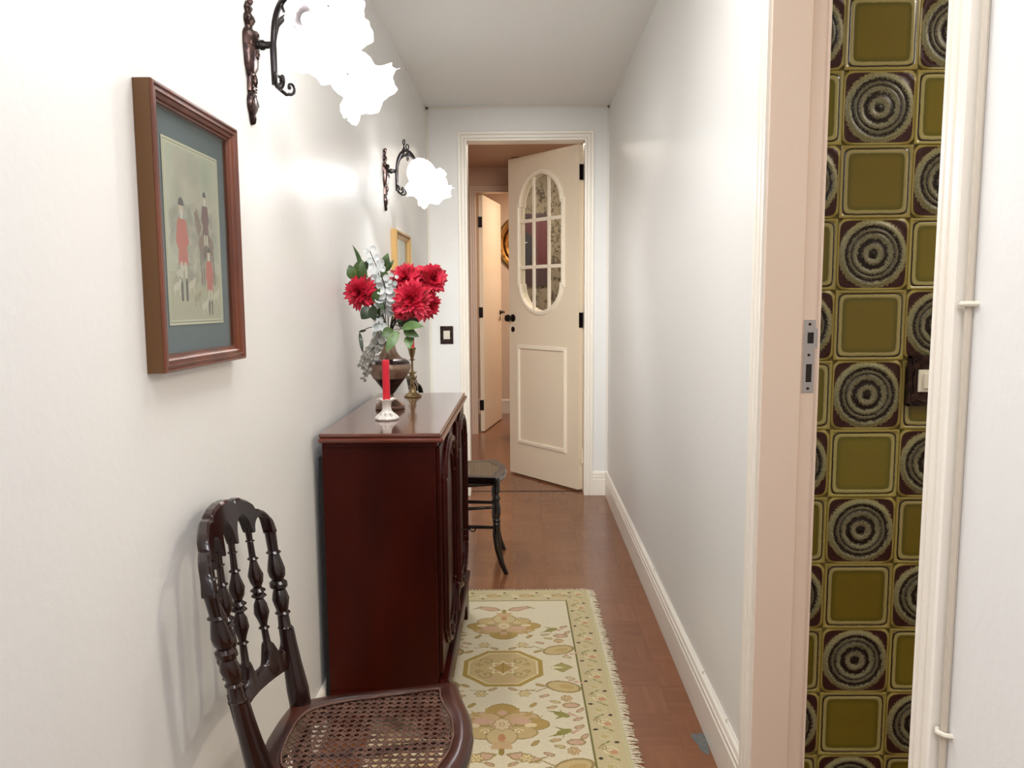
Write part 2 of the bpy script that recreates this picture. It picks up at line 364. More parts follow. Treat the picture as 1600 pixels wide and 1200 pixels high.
# parquet blocks
blk = MB(); q = .16; e = .0002
blk.add([(e, e, 0), (q-e, e, 0), (q-e, q-e, 0), (e, q-e, 0), (0, 0, -.0006), (q, 0, -.0006), (q, q, -.0006), (0, q, -.0006)],
        [(0, 1, 2, 3), (4, 5, 1, 0), (5, 6, 2, 1), (6, 7, 3, 2), (7, 4, 0, 3)])
p0 = blk.build('parquet_block', M['parquet']); me0 = p0.data; bpy.data.objects.remove(p0)
rest = MB()
rr_ = random.Random(3)
for j in range(-16, 50):
    for i in range(-9, 9):
        x = -.062 + i*q + (0 if j % 1 == 0 else 0); y = j*q + .05
        if y > 7.9: continue
        inco = (x+q > XL and x < XR and y+q < D+.12)
        lob = y+q > D
        if not (inco or lob): continue
        if inco and not lob and 1.5 < y or (lob and -.6 < x < .4 and y < 6.4):
            o = bpy.data.objects.new('parquet_block', me0); COL.objects.link(o); o.parent = flo
            k = (i+j) % 2
            o.location = (x+(q if k else 0), y, -.0002-.00012*rr_.random()); o.rotation_euler = (0, 0, PI/2 if k else 0)
            pass
        else:
            rest.box(x+e, x+q-e, y+e, y+q-e, -.0014, -.0003)
tag(rest.build('parquet_block', M['parquet'], flo), 'remaining floor blocks out of close view', kind='stuff')
sp = MB(); pts = []
for k in range(18):
    a = 2*PI*k/18; rad = .019*(1+.25*math.sin(3*a)+.12*math.sin(5*a+1))
    pts.append((.474+rad*math.cos(a)*1.0, 1.985+rad*math.sin(a)*2.6, .0006))
sp.add(pts+[(x, y, 0) for x, y, z in pts], [tuple(range(18))]+[(i, (i+1) % 18, 18+(i+1) % 18, 18+i) for i in range(18)])
tag(sp.build('worn_spot', M['patch'], flo), 'grey worn spot at the foot of the right baseboard')
th = MB(); th.box(-.315, .36, 4.695, 4.705, -.001, .0015); struct(th.build('trim_threshold', M['darkgap']), 'thin dark threshold line across the end doorway')

# baseboards (profile: u up, v out of wall)
BP = [(0, 0), (0, .013), (.098, .013), (.101, .010), (.105, .010), (.107, .0125), (.118, .0125), (.120, .009), (.124, .009), (.127, .012), (.138, .010), (.144, .005), (.146, 0)]
def baseboard(name, a, b_, N, lab):
    a, b_, N = Vector(a), Vector(b_), Vector(N); k = MB()
    if N.cross((b_-a).normalized()).z < 0: a, b_ = b_, a
    k.sweep([a, b_], N, BP); return struct(k.build(name, M['trim']), lab)
baseboard('baseboard_right', (XR, 1.69, 0), (XR, D, 0), (-1, 0, 0), 'cream moulded baseboard along the right wall')
baseboard('baseboard_near_right', (XR, -2.6, 0), (XR, .87, 0), (-1, 0, 0), 'cream baseboard beside the camera')
baseboard('baseboard_left', (XL, -2.6, 0), (XL, D, 0), (1, 0, 0), 'cream baseboard along the left wall')
baseboard('baseboard_end', (.41, D, 0), (XR-.012, D, 0), (0, -1, 0), 'short cream baseboard right of the end door')
baseboard('baseboard_end', (XL+.012, D, 0), (-.37, D, 0), (0, -1, 0), 'short cream baseboard left of the end door')
# pale bead where the end wall meets walls and ceiling
for n_, (a, c) in enumerate((((XL, D-.0015, .15, ), (XL+.015, D, ZC)), ((XR-.012, D-.0015, .15), (XR, D, ZC)), ((XL, D-.0015, ZC-.013), (XR, D, ZC)))):
    b = MB(); b.box(a[0], c[0], a[1], c[1], a[2], c[2]); struct(b.build('trim_%d' % (n_+1), M['bead']), ('pale paint strip at the left edge of the end wall', 'pale paint strip at the right edge of the end wall', 'pale paint strip under the corridor ceiling at the end wall')[n_])

# casings
def casing_prof(w_, t=.015):
    return [(0, 0), (0, t*.75), (w_*.16, t*.8), (w_*.2, t*.3), (w_*.27, t*.3), (w_*.32, t*.9), (w_*.52, t*.95), (w_*.56, t*.4), (w_*.64, t*.4), (w_*.69, t), (w_*.95, t*1.05), (w_, t*.9), (w_, 0)]
def casing(name, pts, N, w_, m_, lab, t=.015):
    pts = [Vector(p) for p in pts]; N = Vector(N)
    c = sum(pts, Vector())/len(pts)
    s1 = N.cross((pts[1]-pts[0]).normalized())
    if s1.dot(pts[0]-c) < 0: pts = pts[::-1]
    k = MB(); k.sweep(pts, N, casing_prof(w_, t)); return struct(k.build(name, m_), lab)
casing('trim_4', [(-.3158, D, 0), (-.3158, D, 2.073), (.362, D, 2.073), (.362, D, 0)], (0, -1, 0), .052, M['trim'], 'cream fluted casing around the end doorway')
casing('trim_5', [(XR, 1.631, 0), (XR, 1.631, 2.06), (XR, .948, 2.06), (XR, .948, 0)], (-1, 0, 0), .052, M['trim'], 'cream ridged casing around the kitchen doorway')
# linings
b = MB(); t = .012
b.box(-.327, -.3158, D, YE, 0, 2.085); b.box(.362, .373, D, YE, 0, 2.085); b.box(-.3158, .362, D, YE, 2.073, 2.085)
struct(b.build('trim_6', M['trim']), 'cream lining inside the end doorway')
b = MB()
for (ya, yb, yr) in ((1.627, 1.648, 1.636), (.927, .948, .939)):
    if ya > 1: b.box(XR-.004, .577, ya, yb, 0, 2.07); b.box(.577, XI+.003, yr, yb, 0, 2.07); b.box(XI-.002, XI+.003, yr-.003, yb, 0, 2.07)
    else: b.box(XR-.004, .577, ya, yb, 0, 2.07); b.box(.577, XI+.003, ya, yr, 0, 2.07)
b.box(XR-.004, .577, .948, 1.627, 2.055, 2.07); b.box(.577, XI, .94, 1.64, 2.062, 2.07)
struct(b.build('trim_7', M['jamb'], bevel=.0012), 'pinkish beige rebated lining of the kitchen doorway')

# kitchen room
b = MB(); b.box(XI, 2.3, 1.694, 1.75, 0, ZC)
wk = struct(b.build('wall_kitchen', M['grout']), 'kitchen wall of green retro relief tiles seen through the doorway')
b = MB(); b.box(2.3, 2.36, -.66, 1.75, 0, ZC); struct(b.build('wall_kitchen_right', M['wall']), 'plain kitchen side wall')
b = MB(); b.box(XI, 2.3, -.66, -.6, 0, ZC); struct(b.build('wall_kitchen_back', M['wall']), 'plain kitchen back wall')
b = MB(); b.box(XI, 2.36, -.66, 1.75, ZC, ZC+.06); struct(b.build('ceiling', M['ceiling']), 'kitchen ceiling')
tq = .15
def tile_plain():
    k = MB(); h = tq/2-.0006; ls = []
    def rs(hw, r, y, n=4):
        pts = []
        for cx, cz, a0 in ((1, 1, 0), (-1, 1, 90), (-1, -1, 180), (1, -1, 270)):
            for j in range(n+1):
                a = math.radians(a0+90*j/n); pts.append(Vector((cx*(hw-r)+r*math.cos(a), y, cz*(hw-r)+r*math.sin(a))))
        return pts
    for hw, r, y in ((h, .0005, .006), (h, .001, .0005), (h-.001, .002, 0), (.0695, .006, -.0003), (.0685, .006, .0014), (.067, .007, .0016), (.0655, .008, .0002), (.0600, .008, .0002), (.0585, .009, .0008), (.055, .01, .0008), (.03, .01, .0008)):
        ls.append(rs(hw, r, y))
    k.loops(ls); o = k.build('tile', M['tile_plain'], smooth=True, angle=60); me = o.data; bpy.data.objects.remove(o); return me
def tile_ring():
    k = MB(); h = tq/2-.0006; n = 40; ls = []
    def sqr(rad, y, blend):
        pts = []
        for j in range(n):
            a = 2*PI*(j+.5)/n; c, s_ = math.cos(a), math.sin(a)
            rq = h/max(abs(c), abs(s_)); r_ = rad*(1-blend)+rq*blend
            pts.append(Vector((r_*c, y, r_*s_)))
        return pts
    ls.append(sqr(h, .006, 1)); ls.append(sqr(h, .0008, 1)); ls.append(sqr(h*.985, 0, .985)); ls.append(sqr(h*.94, .0012, .5))
    for rad, y in ((.069, .0012), (.066, -.0022), (.061, -.0022), (.0575, .0006), (.0545, .0006), (.051, -.0018), (.0485, -.0018), (.0455, .0006), (.0435, -.0016), (.037, -.0020), (.0335, .0008), (.0265, .0008), (.022, -.0020), (.014, -.0020), (.0105, .0008), (.006, .0004), (.003, -.001)):
        ls.append(sqr(rad, y, 0))
    k.loops(ls); o = k.build('tile', M['tile_ring'], smooth=True, angle=80); me = o.data; bpy.data.objects.remove(o); return me
tp, tr_ = tile_plain(), tile_ring()
for i in range(-1, 9):
    for j in range(-3, 11):
        x = .6656+(i+.5)*tq; z = 1.6477-(j+.5)*tq
        if x-tq/2 < XI-.1 or z < .05: continue
        if z+tq/2 > ZC-.02: continue
        o = bpy.data.objects.new('tile', tr_ if (i+j) % 2 == 0 else tp); COL.objects.link(o); o.parent = wk
        o.location = (x, 1.6863, z)
        if (i+j) % 2 == 0: o.rotation_euler = (0, rr_.choice((0, PI/2, PI, -PI/2)), 0)

# strike plate
t = thing('strike_plate', 'galvanised steel strike plate with latch slot screwed to the beige doorway jamb', 'strike plate', (.595, 1.636, .985))
k = MB(); yv = -.0012
def frame_rects(k, x0, x1, z0, z1, holes, y0, y1):
    zs = sorted({z0, z1, *[h[2] for h in holes], *[h[3] for h in holes]})
    for a, c in zip(zs[:-1], zs[1:]):
        hs = [h for h in holes if h[2] <= a and h[3] >= c]
        if hs:
            k.box(x0, hs[0][0], y0, y1, a, c); k.box(hs[0][1], x1, y0, y1, a, c)
        else: k.box(x0, x1, y0, y1, a, c)
frame_rects(k, -.012, .012, 0, .152, [(-.005, .007, .022, .060), (-.004, .009, .103, .126)], yv, 0)
k.box(.012, .0205, yv, 0, .094, .134)
k.build('plate', M['steel'], t)
for q_ in ((-.005, .007, .022, .060), (-.004, .009, .103, .126)):
    k = MB(); k.box(q_[0], q_[1], -.0004, -.0001, q_[2], q_[3]); k.build('slot', M['hole'], t)
for z in (.009, .079, .143):
    k = MB(); k.lathe([(.003, 0), (.003, .0008), (.002, .0012)], T(0, -.0012, z) @ Matrix.Rotation(PI/2, 4, 'X'), 10); k.build('screw', M['bronze'], t)

# switches
def light_switch(loc, rz, lab, plate_m, w_, h_, knob=.5):
    t = thing('light_switch', lab, 'switch', loc, rz)     # local: faces -y
    k = MB(); k.box(-w_/2, w_/2, -.006, 0, -h_/2, h_/2)
    for s_ in (-1, 1):
        k.box(-w_/2, w_/2, -.009, -.006, s_*h_/2-(.006 if s_ > 0 else 0), s_*h_/2+(0 if s_ > 0 else .006))
        k.box(s_*w_/2-(.006 if s_ > 0 else 0), s_*w_/2+(0 if s_ > 0 else .006), -.009, -.006, -h_/2, h_/2)
    for s1 in (-1, 1):
        for s2 in (-1, 1):
            pth = [Vector((s1*(w_*.34)+.006*(1-a/9)*math.cos(a*.9), -.0075, s2*h_*.36+.008*(1-a/9)*math.sin(a*.9)*1.3)) for a in range(9)]
            k.tube(pth, .0016, 6)
        k.tube([(0+s1*w_*.3, -.0075, -h_*.22), (s1*w_*.36, -.0075, 0), (s1*w_*.3, -.0075, h_*.22)], .0018, 6)
        k.tube([(-w_*.2, -.0075, s1*h_*.38), (0, -.0075, s1*h_*.42), (w_*.2, -.0075, s1*h_*.38)], .0018, 6)
    k.build('cover_plate', plate_m, t, bevel=.001)
    k = MB(); k.box(-w_*knob*.5, w_*knob*.5, -.011, -.006, -h_*knob*.48, h_*knob*.48); k.build('switch_insert', M['plastic'], t, bevel=.0015)
    k = MB(); k.box(-w_*.1, w_*.1, -.015, -.011, -h_*knob*.33, h_*knob*.33); k.build('rocker', M['plastic'], t, bevel=.0015)
    return t
light_switch((-.446, D, .965), 0, 'small dark metal light switch with white rocker on the end wall beside the doorway', M['bronze'], .076, .104)
light_switch((.862, 1.684, 1.004), 0, 'ornate dark light switch on the green tiled kitchen wall', M['bronze'], .078, .108, .46)

# cables
def cable(path, r, lab, clips, N, m_=M['cable']):
    t = thing('cable', lab, 'cable', path[0])
    o0 = Vector(path[0]); k = MB(); k.tube([Vector(p)-o0 for p in path], r, 8); k.build('cord', m_, t, smooth=True)
    for c in clips:
        c = Vector(c)-o0; k = MB(); k.tube([c+Vector(N)*0+Vector(d)*r*1.6 for d in CL], r*.75, 8); k.build('clip', M['plastic'], t, smooth=True)
CL = [(.8, -1.6, 0), (-.6, -1.1, 0), (-1.2, 0, 0), (-.6, 1.1, 0)]
cable([(XR-.004, .884, 0.0), (XR-.004, .8845, .6), (XR-.004, .884, 1.2), (XR-.004, .885, 2.25)], .0042, 'painted cable clipped up the wall beside the near doorway casing', [(XR-.004, .884, 1.178), (XR-.004, .884, .673)], (-1, 0, 0))
CL = [(.4, 0, -1.6), (-1.1, 0, -.6), (-1.1, 0, .7), (.4, 0, 1.4)]
cable([(XR-.0025, 4.4, .1475), (XR-.0025, 3.2, .149), (XR-.0025, 2.4, .1478), (XR-.0025, 1.70, .149)], .0022, 'thin cream cable lying along the top of the right baseboard', [(XR-.0025, 2.08, .148), (XR-.0025, 1.83, .149), (XR-.0025, 2.9, .148)], (-1, 0, 0), M['trim'])

# ------------------------------------------------------------------ lobby and far room
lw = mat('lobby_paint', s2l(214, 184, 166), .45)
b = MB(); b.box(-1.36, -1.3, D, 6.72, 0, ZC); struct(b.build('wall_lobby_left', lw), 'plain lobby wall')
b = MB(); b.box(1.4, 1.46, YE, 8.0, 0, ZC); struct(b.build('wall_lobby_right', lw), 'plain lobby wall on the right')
b = MB(); YF = 6.72
b.box(-1.3, -.40, YF, YF+.09, 0, ZC); b.box(-.40, .34, YF, YF+.09, 2.065, ZC); b.box(.34, 1.4, YF, YF+.09, 0, ZC)
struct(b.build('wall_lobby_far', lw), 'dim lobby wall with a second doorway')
casing('trim_8', [(-.392, YF, 0), (-.392, YF, 2.057), (.33, YF, 2.057), (.33, YF, 0)], (0, -1, 0), .05, M['jamb'], 'casing around the second doorway')
b = MB(); b.box(-.402, -.392, YF, YF+.09, 0, 2.067); b.box(.33, .342, YF, YF+.09, 0, 2.067); b.box(-.392, .33, YF, YF+.09, 2.057, 2.067)
struct(b.build('trim_9', M['jamb']), 'lining of the second doorway')
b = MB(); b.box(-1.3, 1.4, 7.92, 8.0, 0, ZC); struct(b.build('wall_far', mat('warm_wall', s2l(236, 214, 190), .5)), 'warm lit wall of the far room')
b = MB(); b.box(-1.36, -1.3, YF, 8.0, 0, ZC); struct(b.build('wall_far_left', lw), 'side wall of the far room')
baseboard('baseboard_far', (-1.3, 7.92, 0), (1.4, 7.92, 0), (0, -1, 0), 'baseboard of the far room')
b = MB(); b.box(-.08, 1.4, 6.25, 6.71, 0, ZC); struct(b.build('wall_papered', M['wallpaper']), 'speckled wallpaper wall seen through the door panes')

# coloured grids (flat prints)
def grid_print(name, img, w_, h_, mtl, parent=None):
    """img: rows x cols x 3 sRGB 0..255, row 0 = top; plane in local XZ facing -y, origin at its centre"""
    R_, C_ = img.shape[:2]
    xs = np.linspace(-w_/2, w_/2, C_+1); zs = np.linspace(h_/2, -h_/2, R_+1)
    X, Z = np.meshgrid(xs, zs); V = np.stack([X, np.zeros_like(X), Z], -1).reshape(-1, 3)
    i, j = np.meshgrid(np.arange(R_), np.arange(C_), indexing='ij')
    a = i*(C_+1)+j; F = np.stack([a, a+C_+1, a+C_+2, a+1], -1).reshape(-1, 4)
    me = bpy.data.meshes.new(name); me.vertices.add(len(V)); me.vertices.foreach_set('co', V.ravel())
    me.loops.add(F.size); me.loops.foreach_set('vertex_index', F.ravel()); me.polygons.add(len(F))
    me.polygons.foreach_set('loop_start', np.arange(0, F.size, 4)); me.update(calc_edges=True); me.validate()
    c = img.reshape(-1, 3)/255.; c = np.where(c <= .04045, c/12.92, ((c+.055)/1.055)**2.4)
    ca = me.color_attributes.new('Col', 'FLOAT_COLOR', 'CORNER')
    cc = np.ones((len(F), 4, 4)); cc[:, :, :3] = c[:, None, :]; ca.data.foreach_set('color', cc.ravel())
    me.materials.append(mtl); o = bpy.data.objects.new(name, me); COL.objects.link(o)
    if parent: o.parent = parent
    return o
class Img:
    """tiny rasteriser; coordinates in metres, u right, v up, origin centre"""
    def __init__(s, w_, h_, cell, bg):
        s.C = int(round(w_/cell)); s.R = int(round(h_/cell)); s.a = np.zeros((s.R, s.C, 3)); s.a[:] = bg
        u = (np.arange(s.C)+.5)/s.C*w_-w_/2; v = h_/2-(np.arange(s.R)+.5)/s.R*h_
        s.U, s.V = np.meshgrid(u, v)
    def put(s, mask, col, al=1.): s.a[mask] = s.a[mask]*(1-al)+np.array(col)*al
    def ell(s, u, v, ru, rv, col, rot=0, al=1.):
        c, q_ = math.cos(rot), math.sin(rot); du, dv = s.U-u, s.V-v
        s.put(((du*c+dv*q_)/ru)**2+((-du*q_+dv*c)/rv)**2 < 1, col, al)
    def poly(s, pts, col, al=1.):
        ins = np.zeros(s.U.shape, bool); n = len(pts)
        for i in range(n):
            x1, y1 = pts[i]; x2, y2 = pts[(i+1) % n]
            if y1 == y2: continue
            c = ((y1 > s.V) != (y2 > s.V)) & (s.U < (x2-x1)*(s.V-y1)/(y2-y1)+x1); ins ^= c
        s.put(ins, col, al)
    def line(s, pts, w_, col, al=1.):
        for (x1, y1), (x2, y2) in zip(pts[:-1], pts[1:]):
            dx, dy = x2-x1, y2-y1; L = dx*dx+dy*dy+1e-12
            t = np.clip(((s.U-x1)*dx+(s.V-y1)*dy)/L, 0, 1)
            s.put((s.U-x1-t*dx)**2+(s.V-y1-t*dy)**2 < w_*w_/4, col, al)
def flower(k, u, v, r, n, col, edge, rot=0):
    for i in range(n):
        a = rot+2*PI*i/n; k.ell(u+.55*r*math.cos(a), v+.55*r*math.sin(a), r*.5, r*.34, edge, a)
    for i in range(n):
        a = rot+2*PI*i/n; k.ell(u+.55*r*math.cos(a), v+.55*r*math.sin(a), r*.38, r*.22, col, a)
    k.ell(u, v, r*.28, r*.28, edge); k.ell(u, v, r*.16, r*.16, (236, 214, 160))

# painting in the lobby
k = Img(.27, .56, .003, (128, 12, 24))
k.a[:] = (70, 5, 13); k.put(k.U > .045, (84, 4, 12)); k.put(k.V > .22, (48, 4, 10)); k.put(k.V < -.13, (50, 4, 12))
k.ell(-.05, -.01, .10, .15, (20, 16, 24)); 
rnd = random.Random(4)
for i in range(9):
    u0, v0 = -.09+.02*rnd.random()*(i % 5), -.12+.026*i
    k.line([(u0+.03*math.cos(a/3+i)*(.4+a/14), v0+.03*math.sin(a/3+i)*(.4+a/14)) for a in range(12)], .007, (196, 196, 200), .9)
k.line([(.02+.02*math.sin(a/3), .2-.025*a) for a in range(10)], .003, (206, 120, 130), .8)
k.line([(-.12+.02*a, .09-.004*a) for a in range(5)], .005, (170, 160, 160))
t = thing('abstract_painting', 'dark red painting with black and white scrolls behind the door glass', 'painting', (.062, 6.235, 1.548))
grid_print('canvas', k.a, .27, .56, M['canvas'], t).location = (0, -.001, 0)
kk = MB(); kk.box(-.135, .135, 0, .014, -.28, .28); kk.build('stretcher', M['darkgap'], t)

# brass tray on far wall
t = thing('brass_tray', 'large round brass tray hung on the far room wall behind the open doors', 'tray', (.045, 7.915, 1.71))
k = MB(); k.lathe([(.292, 0), (.297, .008), (.294, .016), (.27, .020), (.25, .014), (.235, .010), (.228, .016), (.218, .018), (.205, .008), (.19, .004), (.1, .003), (.02, .003)], Matrix.Rotation(PI/2, 4, 'X'), 48)
k.build('dish', M['traybrass'], t, smooth=True)
for i in range(24):
    a = 2*PI*i/24; kk = MB(); kk.ball((.26*math.cos(a), -.016, .26*math.sin(a)), .008, 8, (1, .6, 1)); kk.build('boss', M['traybrass'], t, smooth=True)

# second door
t = thing('door_leaf', 'plain pale door standing open in the warm far room', 'door', (-.372, 6.815, 0), math.atan2(7.56-6.815, .135))
k = MB(); k.box(0, .757, -.035, 0, .008, 2.05); k.build('panel', M['leafmould'], t, bevel=.002)
for z in (.24, 1.05, 1.82):
    k = MB(); k.box(-.004, .0, -.03, -.002, z-.045, z+.045); k.lathe([(.006, z-.045), (.006, z+.045)], T(-.004, -.0, 0), 10); k.build('hinge', M['blackmetal'], t)
k = MB(); k.lathe([(.024, 0), (.024, .006), (.018, .01), (.008, .012), (.008, .045)], T(.69, -.035, 1.035) @ Matrix.Rotation(PI/2, 4, 'X'), 16)
k.tube([(.69, -.075, 1.035), (.66, -.078, 1.042), (.61, -.077, 1.048), (.58, -.075, 1.04)], [.009, .008, .007, .008], 8)
k.box(.68, .70, -.039, -.035, .96, 1.0); k.build('handle', M['blackmetal'], t, smooth=True)

# first door leaf, with oval glazed window: local u along +x from hinge, front face at y=0 facing -y
A_, B_ = Vector((.333, 4.688, 0)), Vector((-.08, 5.196, 0)); dv = (B_-A_).normalized()
WL = .668
leaf = thing('door_leaf', 'cream door with arched oval glazed window and framed lower panel, standing half open', 'door', A_+Vector((0, 0, 0)), math.atan2(dv.y, dv.x))
# local +x = along leaf; the side facing the camera is local +y
CU = .350; HW = .206; ZT, ZB = 1.757, 1.265; AT, AB = 1.942, 1.092; ST = .012
def window_outline(g, n=18):
    """closed outline offset by g outwards"""
    p = []
    for i in range(n+1):
        a = PI*i/n; p.append((CU-(HW-ST+g)*math.cos(a), ZT+(AT-ZT+g)*math.sin(a)))
    p += [(CU+HW+g, ZT+min(g, .004)), (CU+HW+g, ZB-min(g, .004))]
    for i in range(n+1):
        a = PI*i/n; p.append((CU+(HW-ST+g)*math.cos(a), ZB-(ZB-AB+g)*math.sin(a)))
    p += [(CU-HW-g, ZB-min(g, .004)), (CU-HW-g, ZT+min(g, .004))]
    return p
TH = .035
inner = window_outline(0)
n_ = len(inner)
def to_rect(u, z):     # project outline point to leaf rectangle border
    cz = (ZT+ZB)/2; 
    return None
k = MB()
# leaf built as strips: outer rectangle matched to outline by angle
cz = (ZT+ZB)/2
rect = (0, WL, .012, 2.066)
outer = []
for (u, z) in inner:
    du, dz = u-CU, (z-cz)
    # scale to reach window band rectangle [0,WL]x[z0,z1]
    sc = min((WL-CU)/du if du > 1e-9 else (CU/(-du) if du < -1e-9 else 1e9), (2.066-cz)/dz if dz > 1e-9 else ((cz-.98)/(-dz) if dz < -1e-9 else 1e9))
    outer.append((CU+du*sc, cz+dz*sc))
for y_ in (0, -TH):
    vs = [(u, y_, z) for u, z in inner]+[(u, y_, z) for u, z in outer]
    k.add(vs, [(i, (i+1) % n_, n_+(i+1) % n_, n_+i) for i in range(n_)])
    # corner fillers between consecutive outer points on different sides
    for i in range(n_):
        a, c = outer[i], outer[(i+1) % n_]
        if abs(a[0]-c[0]) > 1e-6 and abs(a[1]-c[1]) > 1e-6:
            cu = WL if max(a[0], c[0]) > CU and (abs(a[0]-WL) < 1e-6 or abs(c[0]-WL) < 1e-6) else 0
            cz_ = 2.066 if (abs(a[1]-2.066) < 1e-6 or abs(c[1]-2.066) < 1e-6) else .98
            k.add([(a[0], y_, a[1]), (c[0], y_, c[1]), (cu, y_, cz_)], [(0, 1, 2)])
    k.add([(0, y_, .012), (WL, y_, .012), (WL, y_, .98), (0, y_, .98)], [(0, 1, 2, 3)])
k.add([(u, 0, z) for u, z in inner]+[(u, -TH, z) for u, z in inner], [(i, (i+1) % n_, n_+(i+1) % n_, n_+i) for i in range(n_)])
R4 = [(0, .012), (WL, .012), (WL, 2.066), (0, 2.066)]
k.add([(u, 0, z) for u, z in R4]+[(u, -TH, z) for u, z in R4], [(i, (i+1) % 4, 4+(i+1) % 4, 4+i) for i in range(4)])
k.build('panel', M['leaf'], leaf)
def ring_mould(path, N, w_, h_, nm, mt, up=True):
    kk = MB(); P3 = path
    prof = [(-.004, 0), (-.004, h_*.7), (0, h_), (w_*.45, h_), (w_*.55, h_*.6), (w_*.7, h_*.75), (w_, h_*.5), (w_, 0)]
    c = sum((Vector(p) for p in P3), Vector())/len(P3); s1 = Vector(N).cross((Vector(P3[1])-Vector(P3[0])).normalized())
    if s1.dot(Vector(P3[0])-c) < 0: P3 = P3[::-1]
    kk.sweep(P3, N, prof, closed=True); return kk.build(nm, mt, leaf)
for y_, N in ((0, (0, 1, 0)), (-TH, (0, -1, 0))):
    ring_mould([(u, y_, z) for u, z in window_outline(0)], N, .024, .012, 'window_moulding', M['leafmould'])
    ring_mould([(u, y_, z) for u, z in ((.125, .242), (.562, .242), (.562, .853), (.125, .853))], N, .022, .010, 'panel_moulding', M['leafmould'])
def half_h(u):   # vertical extent of glass at u
    du = abs(u-CU); a = HW-ST
    if du >= a: return ZB, ZT
    r_ = math.sqrt(1-(du/a)**2); return ZB-(ZB-AB)*r_, ZT+(AT-ZT)*r_
for u in (.276, .421):
    z0, z1 = half_h(u); kk = MB(); kk.box(u-.011, u+.011, -.015, -.003, z0-.002, z1+.002); kk.build('glazing_bar', M['leafmould'], leaf, bevel=.002)
for z in (1.663, 1.372):
    kk = MB(); kk.box(CU-HW-.001, CU+HW+.001, -.014, -.004, z-.011, z+.011); kk.build('glazing_bar', M['leafmould'], leaf, bevel=.002)
ucuts = [CU-HW, .265, .287, .410, .432, CU+HW]; zc_ = [None, 1.361, 1.383, 1.652, 1.674, None]
for c in range(3):
    u0, u1 = ucuts[2*c], ucuts[2*c+1]
    for r in range(3):
        kk = MB(); us = np.linspace(u0, u1, 7); ls = []
        for u in us:
            h0, h1 = half_h(u)
            z0 = h0 if r == 0 else zc_[2*r]; z1 = h1 if r == 2 else zc_[2*r+1]
            ls.append([Vector((u, -.016, z0)), Vector((u, -.019, z0)), Vector((u, -.019, z1)), Vector((u, -.016, z1))])
        kk.loops(ls); kk.build('pane', M['glass'], leaf)
Ry = Matrix.Rotation(-PI/2, 4, 'X')
for s_, y_ in ((1, 0), (-1, -TH)):
    kk = MB(); Rm = T(.627, y_, 1.046) @ Matrix.Rotation(-PI/2*s_, 4, 'X')
    kk.lathe([(.025, 0), (.025, .004), (.02, .008), (.009, .010), (.009, .026), (.02, .032), (.0245, .044), (.021, .056), (.008, .061)], Rm, 20)
    kk.build('door_knob', M['blackmetal'], leaf, smooth=True)
    kk = MB(); kk.lathe([(.018, 0), (.018, .003), (.012, .006)], T(.627, y_, .972) @ Matrix.Rotation(-PI/2*s_, 4, 'X'), 16); kk.build('keyhole_cover', M['blackmetal'], leaf, smooth=True)
kk = MB(); kk.box(WL, WL+.0015, -.028, -.008, .95, 1.10); kk.build('lock_plate', M['bronze'], leaf)
for z in (1.908, 1.044, .22):
    kk = MB(); kk.box(-.002, 0, -.034, -.004, z-.045, z+.045); kk.lathe([(.0065, z-.045), (.0065, z+.045)], T(-.012, -TH+.010, 0), 10)
    kk.box(-.012, -.001, -TH+.004, -TH+.008, z-.045, z+.045); kk.build('hinge', M['blackmetal'] if z > .5 else M['leaf'], leaf)

# ------------------------------------------------------------------ cabinet
cab = thing('sideboard', 'tall dark mahogany cabinet with arched panel doors standing against the left wall', 'cabinet', (-.37, 2.415, .0045))
ox, oy = -.37, 2.415
def cb(k, x0, x1, y0, y1, z0, z1): return k.box(x0-ox, x1-ox, y0-oy, y1-oy, z0, z1)
k = MB(); cb(k, -.521, -.228, 1.990, 2.840, .137, .812); k.build('body', M['mahogany'], cab, bevel=.0015)
k = MB(); cb(k, -.5335, -.5215, 2.002, 2.828, .05, .77); k.build('back_gap_strip', M['darkgap'], cab)  # dark strip filling the gap between body and wall
k = MB(); cb(k, -.528, -.205, 1.976, 2.856, .812, .8245); k.build('top_moulding', M['mahogany_highlight'], cab, bevel=.005)
k = MB(); cb(k, -.528, -.212, 1.983, 2.849, .8245, .8355); k.build('top_board', M['mahogany_top'], cab, bevel=.004)
k = MB(); cb(k, -.516, -.221, 1.984, 2.846, .800, .812); k.build('cornice', M['mahogany'], cab, bevel=.002)
k = MB(); cb(k, -.2275, -.200, 1.988, 2.842, .150, .166); cb(k, -.2275, -.205, 1.990, 2.840, .137, .1495); k.build('base_moulding', M['mahogany'], cab, bevel=.005)
def apron(a, b_):
    def f(s):
        d = min(s-a, b_-s)
        if d < .07: return 0.0
        t_ = min((d-.07)/.06, 1); return .075*(1-(1-t_)**2)**.5 + (.012 if .14 < d < .2 else 0)
    return f
ys = np.linspace(1.99-oy, 2.84-oy, 90)
k = MB(); fa = apron(1.99-oy, 2.84-oy); k.curtain(ys, lambda y: .136, fa, lambda y, z: -.216-ox, .016); k.build('bracket_foot', M['mahogany'], cab)
k2 = MB(); fb = apron(-.521, -.208)
for yy in (1.998, 2.832):
    xs = np.linspace(-.521, -.226, 40); ls = []
    for x in xs: ls.append([Vector((x-ox, yy-oy+d, z)) for d, z in ((-.008, .136), (-.008, fb(x)), (.008, fb(x)), (.008, .136))])
    kk = MB(); kk.loops(ls); kk.build('bracket_foot', M['mahogany'], cab)
